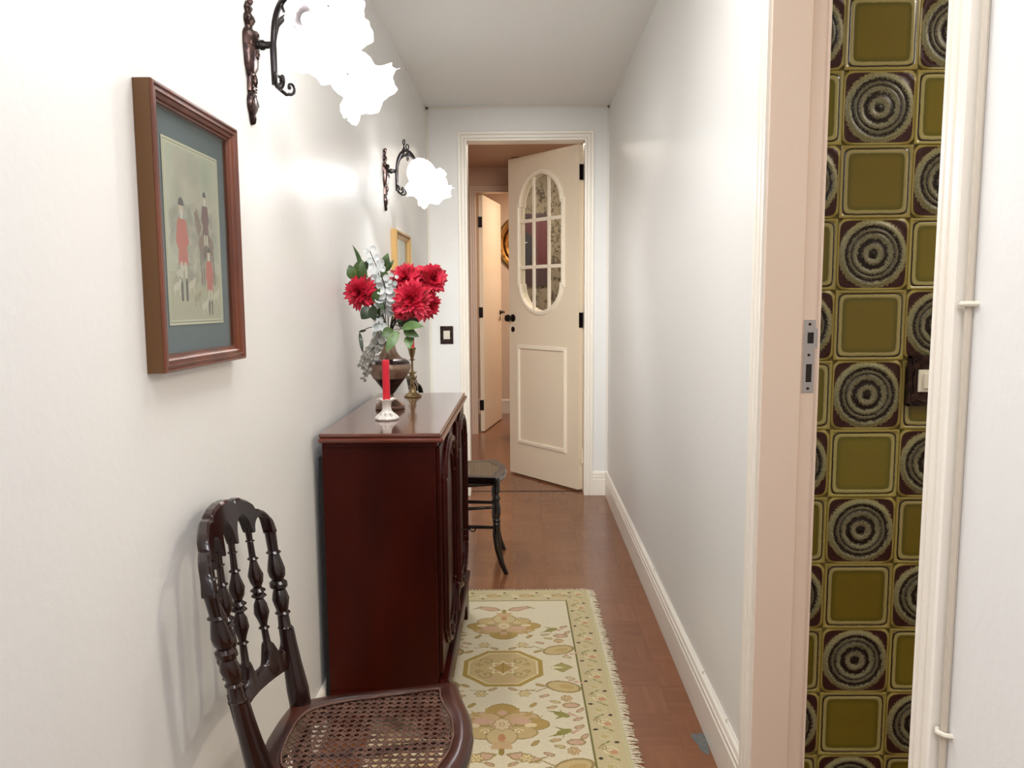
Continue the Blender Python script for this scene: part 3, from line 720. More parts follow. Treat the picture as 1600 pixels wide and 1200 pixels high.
def cath(cy, hw, z0, z1, st, rise, n=14):
    """outline with stepped shoulders and arches above and below"""
    p = []
    for i in range(n+1):
        a = PI*i/n; p.append((cy-(hw-st)*math.cos(a), z1-rise+rise*math.sin(a)))
    p += [(cy+hw, z1-rise), (cy+hw, z0+rise)]
    for i in range(n+1):
        a = PI*i/n; p.append((cy+(hw-st)*math.cos(a), z0+rise-rise*math.sin(a)))
    p += [(cy-hw, z0+rise), (cy-hw, z1-rise)]
    return p
for y0, y1 in ((2.004, 2.412), (2.418, 2.826)):
    cy = (y0+y1)/2-oy; hw = (y1-y0)/2
    k = MB(); k.box(-.228-ox, -.217-ox, y0-oy, y1-oy, .178, .797); d_ = k.build('cabinet_door', M['mahogany'], cab, bevel=.002)
    for g, w_, h_ in ((0, .020, .016), (-.030, .012, .009)):
        path = [(-.217-ox, y, z) for y, z in cath(cy, hw-.045+g, .215-g, .775+g, .014, .085)]
        kk = MB(); prof = [(0, 0), (0, h_*.6), (w_*.25, h_), (w_*.6, h_*.9), (w_*.8, h_*.5), (w_, h_*.4), (w_, 0)]
        N = Vector((1, 0, 0)); s1 = N.cross((Vector(path[1])-Vector(path[0])).normalized())
        c_ = Vector((-.217-ox, cy, .5))
        if s1.dot(Vector(path[0])-c_) < 0: path = path[::-1]
        kk.sweep(path, N, prof, closed=True); kk.build('arched_moulding', M['mahogany'], d_)
    # carved leaf at the crowns
    for zc, sg in ((.772, 1), (.218, -1)):
        kk = MB(); kk.ball((-.212-ox, cy, zc), .016, 10, (.6, 1, 1.2))
        for s_ in (-1, 1):
            kk.tube([(-.210-ox, cy+s_*.012, zc+sg*.004), (-.207-ox, cy+s_*.035, zc-sg*.002), (-.208-ox, cy+s_*.05, zc-sg*.018), (-.209-ox, cy+s_*.042, zc-sg*.026)], [.008, .008, .006, .004], 7)
            kk.ball((-.208-ox, cy+s_*.041, zc-sg*.022), .008, 8)
        kk.build('carving', M['mahogany'], d_, smooth=True)
k = MB(); k.box(-.218-ox, -.206-ox, 2.405-oy, 2.425-oy, .178, .797); k.build('centre_strip', M['mahogany'], cab, bevel=.003)
key = thing('key', 'small dark key sticking out of the cabinet door lock', 'key', (-.206, 2.44, .447))
k = MB(); k.tube([(0, 0, 0), (.034, 0, .002)], .0022, 8); k.build('shaft', M['bronze'], key)
k = MB(); k.tube([(.034+.009*(1-math.cos(a*PI/6)), .0, .002+.008*math.sin(a*PI/6)) for a in range(13)], .0022, 6); k.build('bow', M['bronze'], key, smooth=True)

# ------------------------------------------------------------------ chairs
def spline(pts, n):
    """Catmull-Rom resample"""
    P = [Vector(p) for p in pts]; P = [P[0]*2-P[1]]+P+[P[-1]*2-P[-2]]; out = []
    m = len(P)-3
    for i in range(n):
        t = i/(n-1)*m; j = min(int(t), m-1); u = t-j
        a, b_, c, d = P[j:j+4]
        out.append(.5*((2*b_)+(c-a)*u+(2*a-5*b_+4*c-d)*u*u+(3*b_-a-3*c+d)*u**3))
    return out
def seat_outline(pts, n):
    half = spline([(x, y, 0) for x, y in pts], n)
    return half+[Vector((p.x, -p.y, 0)) for p in half[-2:0:-1]]
OUT = [(-.172, 0), (-.166, .075), (-.150, .125), (-.08, .150), (0, .165), (.08, .180), (.135, .192), (.150, .188), (.156, .165), (.166, .120), (.182, .06), (.188, 0)]
INN = [(-.134, 0), (-.130, .055), (-.112, .092), (-.06, .118), (0, .132), (.06, .146), (.108, .158), (.117, .154), (.120, .13), (.130, .095), (.146, .05), (.152, 0)]
ST_Z = .43
def lean(z):      # centre line of the back, local x for height
    return np.interp(z, [.40, .48, .57, .68, .77, .85], [-.146, -.152, -.170, -.186, -.200, -.214])
def bow(y, z=.8):
    q_ = min(max(0, .80-z)/.24, 1.1); return -.026*(1-min(abs(y)/(.16-.021*q_), 1)**2)*(1+.85*q_)
def make_chair(label, loc, rz, wood, seatm, canem, grp='cane seated spindle back chairs'):
    c = thing('cane_chair', label, 'chair', loc, rz, None)
    n = 60; o_, i_ = seat_outline(OUT, n), seat_outline(INN, n)
    def off(l, z, s=0):   # shift towards the other ring by fraction s
        return [Vector((a.x+(b_.x-a.x)*s, a.y+(b_.y-a.y)*s, z)) for a, b_ in zip(l, i_ if l is o_ else o_)]
    k = MB(); k.loops([off(o_, ST_Z-.034, .25), off(o_, ST_Z-.030, .05), off(o_, ST_Z-.016), off(o_, ST_Z-.008), off(o_, ST_Z-.002, .08), off(o_, ST_Z, .25), off(i_, ST_Z, .18), off(i_, ST_Z-.003), off(i_, ST_Z-.03)], cyc=True)
    nn = len(o_); k.mi = [1 if 4 <= f_//nn <= 6 else 0 for f_ in range(len(k.f))]
    k.build('seat_frame', [wood, seatm], c, smooth=True)
    # cane webbing
    k = MB(); poly = [(p.x, p.y) for p in i_]
    def inside(x, y):
        ins = False
        for a in range(len(poly)):
            x1, y1 = poly[a]; x2, y2 = poly[a-1]
            if (y1 > y) != (y2 > y) and x < (x2-x1)*(y-y1)/(y2-y1)+x1: ins = not ins
        return ins
    def strand(px, py, dx, dy, z, w_, wave=0):
        L = .34; N = 96; run = []
        def flush():
            if len(run) > 2:
                nx, ny = -dy*w_/2, dx*w_/2; ls = []
                sub = run if wave else [run[0], run[-1]]
                for (x, y, zz) in sub:
                    ls.append([Vector((x+nx, y+ny, zz-.0005)), Vector((x+nx*.7, y+ny*.7, zz+.0006)), Vector((x-nx*.7, y-ny*.7, zz+.0006)), Vector((x-nx, y-ny, zz-.0005))])
                k.loops(ls)
            run.clear()
        for i in range(N+1):
            s = -L+2*L*i/N; x, y = px+dx*s, py+dy*s
            if inside(x, y): run.append((x, y, z))
            else: flush()
        flush()
    pitch = .0152
    for i in range(-16, 17):
        for d in (-.0017, .0017):
            strand(0, i*pitch+d, 1, 0, ST_Z-.0035, .0019); strand(i*pitch+d+.005, 0, 0, 1, ST_Z-.0043, .0019)
    r2 = 1/math.sqrt(2)
    for i in range(-30, 31):
        s = i*pitch+pitch/2
        strand(.005+s/2, -s/2, r2, r2, ST_Z-.0026, .0020); strand(.005+s/2, s/2, r2, -r2, ST_Z-.0020, .0020)
    tag(k.build('cane_webbing', canem, c), kind='stuff')
    k = MB(); rim = [Vector((p.x*1.0, p.y, ST_Z+.0005)) for p in off(i_, ST_Z, .03)]
    k.tube(rim+[rim[0]], .0018, 5, cap=False); k.build('cane_edging', canem, c)
    # front legs
    for s_ in (-1, 1):
        k = MB(); prof = [(.016, .398), (.016, .372), (.0175, .368), (.0175, .362), (.012, .357), (.0125, .345), (.0175, .338), (.0175, .330), (.012, .323), (.016, .305), (.0185, .285), (.017, .262), (.0125, .246), (.0175, .240), (.0175, .233), (.0135, .228), (.016, .224)]
        X0, Y0 = .138, s_*.165
        k.lathe([(r, z) for r, z in prof], T(X0, Y0, 0), 14)
        ls = []
        for z, dx, r in ((.224, 0, .016), (.17, -.001, .0165), (.11, .006, .015), (.05, .020, .0125), (.0, .040, .0105)):
            ls.append([Vector((X0+dx+r*math.cos(a), Y0+r*math.sin(a)*.9, z)) for a in [2*PI*j/12 for j in range(12)]])
        k.loops(ls); k.build('leg', wood, c, smooth=True)
        k = MB(); ls = []
        for z, x, y, r in ((0, -.175, .128, .011), (.1, -.158, .124, .013), (.25, -.146, .120, .015), (.38, -.142, .120, .0165), (.43, -.143, .120, .018), (.455, -.147, .122, .0185), (.50, -.156, .128, .0155), (.54, -.163, .132, .0135), (.57, -.168, .135, .0125)):
            ls.append([Vector((x+r*1.15*math.cos(a), s_*y+r*math.sin(a), z)) for a in [2*PI*j/12 for j in range(12)]])
        k.loops(ls); k.build('leg', wood, c, smooth=True)
        # turned post
        k = MB(); z0, z1 = .57, .752; h_ = z1-z0
        def P_(t): z = z0+h_*t; return (lean(z), s_*(.135+.022*t), z)
        pr = [(0, .0125), (.01, .0135), (.03, .0115), (.14, .0105), (.16, .0145), (.18, .0105), (.22, .0125), (.30, .0160), (.36, .0135), (.40, .0110), (.43, .0165), (.47, .0165), (.50, .0105), (.54, .0150), (.60, .0165), (.68, .0135), (.76, .0098), (.78, .0142), (.80, .0098), (.97, .0105), (1., .0115)]
        ls = []
        for t_, r in pr:
            x, y, z = P_(t_); ls.append([Vector((x+r*math.cos(a), y+r*math.sin(a), z)) for a in [2*PI*j/16 for j in range(16)]])
        k.loops(ls); k.build('back_post', wood, c, smooth=True)
    # rungs
    for s_ in (-1, 1):
        for z in (.315, .205):
            k = MB(); xr = -.147; xf = .137+(.003 if z < .25 else 0)
            k.tube([(xr, s_*.121, z), ((xr+xf)/2, s_*.142, z), (xf, s_*.163, z)], [.0065, .0085, .0065], 8); k.build('stretcher', wood, c, smooth=True)
    for x, y, z in ((.137, .160, .27), (-.146, .118, .25)):
        k = MB(); k.tube([(x, -y, z), (x, 0, z), (x, y, z)], [.0065, .0085, .0065], 8); k.build('stretcher', wood, c, smooth=True)
    # crest
    sps = (-.096, -.032, .032, .096)
    def top(y):
        a = abs(y)
        return np.interp(a, [0, .03, .048, .054, .060, .075, .100, .112, .116, .128, .145, .158, .167], [.848, .846, .842, .833, .838, .838, .826, .818, .806, .803, .794, .778, .756])
    def bot(y):
        a = abs(y)
        if a > .155: return .748
        c0 = 0 if a < .032 else (.064 if a < .096 else .126)
        hw_ = .0275 if a < .096 else .026
        pk = .816 if c0 < .05 else (.810 if c0 < .1 else .792)
        d = abs(a-c0)/hw_
        return .768 + ((pk-.768)*math.sqrt(max(0, 1-d*d)) if d < 1 else 0) if a < .096 or d < 1 else (.768 if a < .105 else .748)
    ys_ = sorted(set(np.round(np.concatenate([np.linspace(-.167, .167, 120), [s+e for s in sps for e in (-.0071, .0071)], [-.155, .155, -.1551, .1551]]), 4)))
    k = MB(); k.curtain(ys_, top, bot, lambda y, z: lean(z)+bow(y), .019); k.build('crest_rail', wood, c, smooth=True, angle=35)
    # lower rail with upward spurs
    def top2(y):
        a = min(abs(y-s) for s in sps+(-.140, .140)); return .518+.036*math.exp(-(a/.0095)**2) + .020*(abs(y)/.14)**2
    def bot2(y): return .494+.006*(abs(y)/.14)**2
    k = MB(); k.curtain(list(np.linspace(-.14, .14, 90)), top2, bot2, lambda y, z: lean(z)+bow(y, z), .018); k.build('lower_rail', wood, c, smooth=True, angle=50)
    for s in sps:
        k = MB(); z0, z1 = .546, .775; h_ = z1-z0
        pr = [(0, .0085), (.015, .0085), (.03, .0062), (.17, .0055), (.185, .0092), (.20, .0055), (.24, .0075), (.31, .0125), (.38, .0105), (.425, .0062), (.45, .0125), (.475, .0075), (.495, .0125), (.52, .0062), (.565, .0105), (.62, .0125), (.70, .0075), (.74, .0055), (.755, .0092), (.77, .0055), (.89, .0050), (.90, .0078), (.91, .0050), (1, .0055)]
        ls = []
        for t_, r in pr:
            z = z0+h_*t_; x = lean(z)+bow(s, z); y = s; r = r*1.12
            ls.append([Vector((x+r*math.cos(a), y+r*math.sin(a), z)) for a in [2*PI*j/14 for j in range(14)]])
        k.loops(ls); k.build('spindle', wood, c, smooth=True)
    return c
make_chair('glossy dark brown spindle back chair with cane seat in front of the cabinet', (-.277, 1.285, 0), math.radians(2), M['rosewood'], M['seatwood'], M['cane'])
make_chair('black lacquered cane chair standing beyond the cabinet near the end doorway', (-.262, 3.42, 0), math.radians(3), M['ebony'], M['seatwood_dark'], M['cane_light'])

# ------------------------------------------------------------------ sconces
def half_relief(k, prof, n=12, depth=.6):
    ls = []
    for r, z in prof:
        ls.append([Vector((.001+depth*r*math.cos(a)+(.002 if abs(math.cos(a)) > .1 else 0), r*math.sin(a), z)) for a in [-PI/2+PI*j/(n-1) for j in range(n)]])
    k.loops(ls)
def sconce(label, loc, tilt, energy, fan=52):
    s = thing('wall_sconce', label, 'wall lamp', loc)
    k = MB()
    half_relief(k, [(1.3*a_, b_) for a_, b_ in [(.002, -.120), (.006, -.114), (.009, -.100), (.015, -.088), (.016, -.074), (.012, -.064), (.008, -.060), (.012, -.055), (.011, -.040), (.009, -.026), (.013, -.018), (.019, -.008), (.021, .012), (.024, .035), (.023, .052), (.017, .062), (.010, .066), (.009, .072), (.015, .080), (.014, .090), (.008, .096), (.008, .100), (.012, .106), (.008, .112), (.005, .118), (.002, .120)]], depth=.6)
    def sp(yc, zc, r0, turns, sg, x=.012, rad=.0022, a0=0):
        P = [Vector((x, yc+sg*(r0*(1-t/22))*math.cos(a0+t*turns/22*2*PI), zc+(r0*(1-t/22))*math.sin(a0+t*turns/22*2*PI))) for t in range(22)]
        k.tube(P, [rad]*22, 6)
    for sg in (-1, 1):
        sp(sg*.003, -.082, .014, 1.7, sg, .011); sp(sg*.010, .030, .014, 1.4, sg, .014, .0028); sp(sg*.009, .084, .009, 1.3, sg, .010); sp(sg*.010, -.002, .010, 1.3, sg, .012, .0026, PI)
        sp(sg*.006, .106, .006, 1, sg, .006)
        for i in range(8): k.ball((.011, sg*(.006+.004*math.sin(i)), -.055+i*.006), .0026, 6)
        k.ball((.006, sg*.019, .060), .006, 8); k.ball((.006, sg*.017, -.022), .005, 8); k.ball((.006, sg*.012, -.062), .005, 8)
    k.ball((.014, 0, .052), .011, 10); k.ball((.015, 0, .015), .010, 10); k.ball((.010, 0, -.035), .008, 10, (1, .8, 1.6)); k.ball((.008, 0, .118), .007, 8); k.ball((.006, 0, -.108), .006, 8, (1, .7, 2))
    k.build('backplate', M['bronze'], s, smooth=True)
    k = MB(); k.lathe([(.010, .010), (.010, .016), (.0075, .018), (.0075, .024), (.010, .026), (.010, .032), (.007, .036), (.007, .048)], T(0, 0, .035) @ Matrix.Rotation(PI/2, 4, 'Y'), 16); k.build('stem', M['iron'], s, smooth=True)
    for sg in (-1, 1):
        ph = math.radians(fan)*sg; dx, dy = math.cos(ph), math.sin(ph)
        def W(r, z, side=0): return Vector((.052+r*dx-side*dy, r*dy+side*dx, z))
        pts = spline([W(0.0, -.042), W(-.001, 0), W(0, .040), W(.012, .078), (W(.040, .100)), W(.078, .103), W(.115, .085), W(.148, .052)], 30)
        arm = MB(); arm.tube(pts, [.0065]*8+[.006]*22, 10)
        sc_ = [W(.002, -.036), W(.010, -.048), W(.026, -.056)]+[W(.036+.015*(1-t/14)*math.sin(-.3+t*.45), -.040-.015*(1-t/14)*math.cos(-.3+t*.45)) for t in range(13)]
        arm.tube(sc_, [.0045, .004, .0036]+[.0033-.00008*t for t in range(13)], 8)
        arm.ball(sc_[-1], .0045, 8)
        sc2 = [W(.004, -.034)]+[W(.010+.010*(1-t/12)*math.sin(t*.5), -.028-.012*(1-t/12)*math.cos(t*.5), sg*.004) for t in range(11)]
        arm.tube(sc2, .0028, 8)
        a_ = arm.build('arm', M['iron'], s, smooth=True)
        # finial
        f = MB(); top = W(.060, .104); f.lathe([(.006, 0), (.009, .004), (.005, .009), (.003, .014), (.0025, .024)], T(*top), 10)
        cz_ = top+Vector((0, 0, .033))
        f.tube([cz_+Vector((dx*.008*math.sin(t*PI/4), dy*.008*math.sin(t*PI/4), -.010*math.cos(t*PI/4))) for t in range(9)], .0024, 6)
        f.lathe([(.004, 0), (.007, -.005), (.002, -.016)], T(*(top+Vector((0, 0, -.007)))), 10)
        f.build('finial', M['iron'], a_, smooth=True)
        # holder and shade
        tl = math.radians(tilt); ax = Vector((dx*math.cos(tl), dy*math.cos(tl), -math.sin(tl)))
        base = W(.150, .050); RM = T(*base) @ align(ax)
        h = MB(); h.lathe([(.007, -.006), (.010, 0), (.014, .004), (.024, .009), (.027, .014), (.026, .017), (.012, .012)], RM, 20)
        for j in range(4):
            a = PI/4+PI/2*j; q_ = [RM @ Vector((r*math.cos(a), r*math.sin(a), z)) for r, z in ((.014, .006), (.034, .006), (.043, .018), (.045, .030), (.040, .036))]
            h.tube(spline(q_, 10), [.0028]*7+[.0024, .002, .003], 6)
        h.build('shade_holder', M['iron'], s, smooth=True)
        N = 216; ls = []
        prof = [(.022, .008), (.028, .010), (.037, .020), (.046, .034), (.051, .050), (.052, .064), (.049, .076), (.050, .088), (.057, .098), (.067, .107), (.076, .113), (.082, .116)]
        for li, (r, z) in enumerate(prof):
            w_ = max(0, (z-.070)/.046)**1.4
            l = []
            for j in range(N):
                a = 2*PI*j/N
                rr = r*(1+w_*(.065*math.sin(8*a)+.020*math.sin(16*a+.7))+(.008+.006*w_)*math.sin(32*a))
                zz = z+w_*(.006*math.sin(8*a+1.2)+.005*math.sin(4*a))
                if z < .07: rr *= 1+.012*math.sin(18*a)
                l.append(RM @ Vector((rr*math.cos(a), rr*math.sin(a), zz)))
            ls.append(l)
        sh = MB(); sh.loops(ls, cap=False); so = sh.build('shade', M['shade'], s, smooth=True, angle=180)
        b_ = MB(); c0 = RM @ Vector((0, 0, .030)); b_.ball(c0, .014, 16); b_.build('bulb', M['bulb'], s, smooth=True)
        lp = lamp('bulb_light', 'POINT', RM @ Vector((0, 0, .050)), energy, (.93, .965, 1), .022); lp.parent = s
    return s
sconce('ornate dark metal wall sconce with two glowing frilled glass shades, nearest the camera', (XL, 1.627, 1.657), 30, 5.9)
sconce('dark metal wall sconce with two glowing frilled shades, further along near the end wall', (XL, 3.175, 1.650), 52, 12)

# ------------------------------------------------------------------ hunting picture
PIC_Y, PIC_Z, PW, PH = 1.299, 1.288, .333, .418
pic = thing('framed_picture', 'hunting print with red coated figures in a brown wooden frame on the left wall', 'picture', (XL+.0005, PIC_Y, PIC_Z))
pic.rotation_euler = (math.radians(-.6), 0, 0)
def frame_sweep(w_, h_, prof, nm, mt, par):
    path = [(0, -w_/2, -h_/2), (0, w_/2, -h_/2), (0, w_/2, h_/2), (0, -w_/2, h_/2)]
    N = Vector((1, 0, 0)); s1 = N.cross((Vector(path[1])-Vector(path[0])).normalized())
    if s1.dot(Vector(path[0])) > 0: path = path[::-1]
    k = MB(); k.sweep(path, N, prof, closed=True); return k.build(nm, mt, par)
frame_sweep(PW, PH, [(0, 0), (0, .026), (.002, .028), (.0045, .028), (.006, .0245), (.0075, .0245), (.009, .0265), (.0125, .0265), (.014, .0225), (.0155, .0225), (.017, .024), (.020, .022), (.0215, .018), (.0245, .018), (.026, .013), (.026, 0)], 'frame', M['frame'], pic)
k = MB(); k.box(0, .024, -PW/2-.0008, -PW/2+.0002, -PH/2, PH/2); k.build('frame_side', M['frameside'], pic); k = MB(); k.box(0, .024, PW/2-.0002, PW/2+.0008, -PH/2, PH/2); k.build('frame_side', M['frameside'], pic)
k = MB(); k.box(.001, .008, -PW/2+.024, PW/2-.024, -PH/2+.024, PH/2-.024); k.build('mat_board', M['mat'], pic)
k = MB(); k.box(.014, .0155, -PW/2+.025, PW/2-.025, -PH/2+.025, PH/2-.025); k.build('glass', M['glass'], pic)
k = Img(.215, .285, .0016, (206, 206, 178))
k.put((abs(k.U) < .1) & (abs(k.V) < .135), (196, 196, 174))
rn = random.Random(9)
for i in range(70):   # soft foliage
    u, v = rn.uniform(-.09, .09), rn.uniform(-.02, .12); k.ell(u, v, rn.uniform(.012, .03), rn.uniform(.008, .03), (160+rn.randint(-10, 26), 164+rn.randint(-10, 20), 150), rn.random()*3, .30)
for i in range(40): k.ell(rn.uniform(-.09, .09), rn.uniform(-.125, -.03), rn.uniform(.008, .03), rn.uniform(.004, .01), (176, 170, 136), 0, .35)
k.put((k.V < -.06), (168, 160, 118), .5)
for i in range(70): k.ell(rn.uniform(-.085, .085), rn.uniform(-.075, .045), .009, .012, (118, 114, 100), rn.random()*3, .35)
def man(u, v, s, coat):
    k.ell(u, v+.060*s, .0085*s, .011*s, (222, 194, 168)); k.ell(u, v+.0715*s, .0095*s, .006*s, (40, 36, 36)); k.ell(u, v+.067*s, .012*s, .002*s, (40, 36, 36)); k.line([(u, v+.055*s), (u, v+.044*s)], .010*s, (230, 226, 214))
    k.poly([(u-.012*s, v+.045*s), (u+.012*s, v+.045*s), (u+.018*s, v-.025*s), (u-.018*s, v-.025*s)], coat); k.line([(u-.012*s, v+.04*s), (u-.020*s, v+.01*s), (u-.008*s, v-.005*s)], .008*s, coat)
    k.line([(u+.012*s, v+.04*s), (u+.019*s, v+.01*s)], .008*s, coat)
    for q_ in (-1, 1): k.line([(u+q_*.007*s, v-.025*s), (u+q_*.008*s, v-.05*s)], .009*s, (220, 212, 190)); k.line([(u+q_*.008*s, v-.05*s), (u+q_*.009*s, v-.078*s)], .008*s, (40, 34, 32))
# horse and rider
k.ell(.045, -.012, .032, .02, (116, 88, 74)); k.poly([(.015, 0), (.03, .018), (.008, .05), (-.004, .045)], (120, 92, 78)); k.ell(-.002, .046, .013, .008, (180, 168, 150), .6)
for q_ in (.02, .03, .062, .072): k.line([(q_, -.02), (q_+.003, -.075)], .006, (104, 84, 72))
man(.045, .022, .72, (92, 48, 52))
man(-.048, -.022, 1.02, (204, 78, 66)); man(.054, -.070, .72, (200, 70, 62))
for (u, v, c) in ((-.075, -.082, (226, 218, 196)), (-.02, -.078, (220, 210, 190)), (.0, -.10, (150, 134, 110)), (.03, -.112, (228, 222, 204)), (.078, -.095, (222, 214, 194)), (-.062, -.06, (214, 206, 186))):
    k.ell(u, v, .014, .006, c, .3, .9); k.ell(u+.012, v+.008, .005, .004, c, 0, .9)
    for q_ in (-.008, .008): k.line([(u+q_, v), (u+q_*1.2, v-.014)], .0028, c)
k.a = k.a*.66+np.array((206, 208, 196))*.34
for g, c in ((.1075, (222, 220, 190)), (.1045, (140, 146, 132)), (.1025, (214, 214, 188))):
    e2 = g+.035
    k.put(((abs(k.U) > g-.003) | (abs(k.V) > e2-.003)) & (abs(k.U) <= g) & (abs(k.V) <= e2), c)
g_ = grid_print('print', k.a, .215, .285, M['print'], pic); g_.location = (.0095, 0, .002); g_.rotation_euler = (0, 0, PI/2)

# far gilt picture
p2 = thing('framed_picture', 'small gilt framed picture on the left wall behind the flowers', 'picture', (XL+.0005, 3.515, 1.285))
frame_sweep(.42, .375, [(0, 0), (0, .020), (.004, .026), (.010, .026), (.014, .018), (.020, .020), (.026, .014), (.030, .014), (.034, .008), (.034, 0)], 'frame', M['gold'], p2)
frame_sweep(.42-.028, .375-.028, [(0, .010), (0, .021), (.003, .021), (.003, .010)], 'dark_inlay', M['giltdark'], p2)
k = MB(); k.box(.001, .006, -.18, .18, -.157, .157); k.build('print', M['cloth_grey'], p2)
k = MB(); k.box(.010, .0115, -.178, .178, -.155, .155); k.build('glass', M['glass'], p2)

# ------------------------------------------------------------------ rug
RW, RH = .67, 1.86; RXC, RYC = -.064, 3.063-RH/2
CR, BOR, LIN = (226, 213, 180), (206, 188, 144), (128, 120, 68)
GO, TAN, OL, PK, LT, DK, OUTL = (184, 152, 84), (206, 172, 126), (150, 142, 74), (208, 168, 138), (232, 220, 176), (66, 54, 34), (164, 140, 88)
k = Img(RW, RH, .003, CR)
fu, fv = .241, RH/2-.108
bm_ = (abs(k.U) > fu) | (abs(k.V) > fv); k.put(bm_, BOR)
k.put((abs(k.U) > RW/2-.010) | (abs(k.V) > RH/2-.010), (206, 196, 150))
k.put(((abs(abs(k.U)-fu) < .0032) & (abs(k.V) < fv+.003)) | ((abs(abs(k.V)-fv) < .0032) & (abs(k.U) < fu+.003)), LIN)
def oct_(u, v, r, ry, col): k.poly([(u+r*math.cos(PI/8+i*PI/4)/math.cos(PI/8), v+ry*math.sin(PI/8+i*PI/4)/math.cos(PI/8)) for i in range(8)], col)
def curl(u, v, r, col, sx=1, sy=1, w_=.0045, turns=1.3):
    k.line([(u+sx*r*(1-t/18)*math.cos(t*turns*2*PI/17), v+sy*r*(1-t/18)*math.sin(t*turns*2*PI/17)) for t in range(17)], w_, col)
def medallion(v0):
    oct_(0, v0, .128, .122, (176, 146, 70)); oct_(0, v0, .112, .107, (224, 204, 160)); oct_(0, v0, .106, .101, (202, 176, 122))
    for sx in (-1, 1):
        for sy in (-1, 1):
            curl(sx*.052, v0+sy*.045, .024, OUTL, sx, sy); curl(sx*.030, v0+sy*.072, .014, PK, -sx, sy); curl(sx*.078, v0+sy*.026, .012, (170, 140, 90), -sx, -sy)
    st = [(( .050 if i % 2 == 0 else .034)*math.cos(i*PI/8), v0+(.050 if i % 2 == 0 else .034)*math.sin(i*PI/8)) for i in range(16)]
    k.poly(st, LT); k.poly([(u*.82, v0+(v-v0)*.82) for u, v in st], TAN); k.poly([(.030, v0), (0, v0+.034), (-.030, v0), (0, v0-.034)], GO)
    k.line([(0, v0-.034), (0, v0+.034)], .003, (160, 126, 60))
def palmette(v0, sg):
    class K2:
        def __getattr__(s_, n_):
            f = getattr(k_, n_)
            Y = lambda v: v0+(v-v0)*1.35
            if n_ == 'ell': return lambda u, v, ru, rv, *a: f(u, Y(v), ru, rv*1.35, *a)
            return lambda pts, *a: f([(u, Y(v)) for u, v in pts], *a)
    k_ = globals()['k']; k = K2()
    # crown of pointed lobes widening toward +-u
    for u, v, ru, rv, c in ((0, .045, .045, .035, GO), (.055, .02, .05, .026, TAN), (-.055, .02, .05, .026, TAN), (.085, 0, .045, .020, GO), (-.085, 0, .045, .020, GO), (.05, -.03, .045, .022, (200, 172, 118)), (-.05, -.03, .045, .022, (200, 172, 118)), (0, -.045, .04, .03, (208, 184, 132))):
        k.ell(u, v0+sg*v, ru+.0045, rv+.0035, OUTL); k.ell(u, v0+sg*v, ru, rv, c)
    for i in range(9):
        a = PI*i/8; k.poly([(.10*math.cos(a)-.012, v0+sg*.045*math.sin(a)), (.10*math.cos(a)+.012, v0+sg*.045*math.sin(a)), (.125*math.cos(a), v0+sg*(.065*math.sin(a)+.008))], (188, 158, 92))
    for s_ in (-1, 1):
        k.ell(s_*.055, v0+sg*.012, .028, .012, PK); k.ell(s_*.08, v0-sg*.004, .018, .008, (226, 206, 160)); curl(s_*.045, v0-sg*.035, .014, LT, s_, sg, .003)
    flower(k, 0, v0, .026, 8, (222, 200, 158), (184, 146, 104)); k.ell(0, v0+sg*.045, .014, .010, PK); k.ell(0, v0-sg*.05, .010, .014, (196, 140, 96))
    k.poly([(-.022, v0-sg*.062), (.022, v0-sg*.062), (.03, v0-sg*.088), (-.03, v0-sg*.088)], TAN); k.ell(0, v0-sg*.098, .009, .012, (160, 134, 66))
    for s_ in (-1, 1):   # long leaves beyond the stem
        k.poly([(s_*.010, v0-sg*.105), (s_*.05, v0-sg*.098), (s_*.10, v0-sg*.120), (s_*.125, v0-sg*.112), (s_*.09, v0-sg*.135), (s_*.03, v0-sg*.125)], OUTL); k.poly([(s_*.02, v0-sg*.108), (s_*.05, v0-sg*.102), (s_*.10, v0-sg*.122), (s_*.08, v0-sg*.130), (s_*.03, v0-sg*.120)], PK)
def boteh(u, v, s, sg):
    k.ell(u, v, .045*s, .028*s, OUTL, .35*sg); k.ell(u, v, .038*s, .022*s, (206, 180, 124), .35*sg); k.line([(u-.04*s, v+sg*.005), (u-.065*s, v+sg*.022*s), (u-.09*s, v+sg*.014*s)], .0045, OUTL); k.ell(u+.008*s, v, .02*s, .010*s, (194, 164, 104), .35*sg)
    for q_ in range(3): k.ell(u+(.02+.014*q_)*s, v-sg*(.03-.006*q_)*s, .008, .006, PK)
def bird(u, v, s, sg, fl=1):
    k.ell(u, v, .020*s, .010*s, OL, .5*sg*fl); k.poly([(u, v), (u-fl*.022*s, v+sg*.024*s), (u+fl*.004*s, v+sg*.010*s)], OL); k.poly([(u+fl*.01*s, v-sg*.002*s), (u+fl*.045*s, v+sg*.016*s), (u+fl*.018*s, v-sg*.010*s)], PK)
    k.poly([(u-fl*.01*s, v-sg*.004), (u-fl*.034*s, v-sg*.018*s), (u-fl*.004*s, v-sg*.012*s)], (140, 132, 60)); k.line([(u, v-sg*.01), (u-.004, v-sg*.022*s)], .003, OUTL)
def leafm(u, v, rot, c=GO):
    k.ell(u, v, .017, .008, OUTL, rot); k.ell(u, v, .012, .005, c, rot)
V1 = .266
for v0 in (V1, V1-.66): medallion(v0)
for v0, sg in ((V1+.320, -1), (V1-.335, 1), (V1-.985, -1)): palmette(v0, sg)
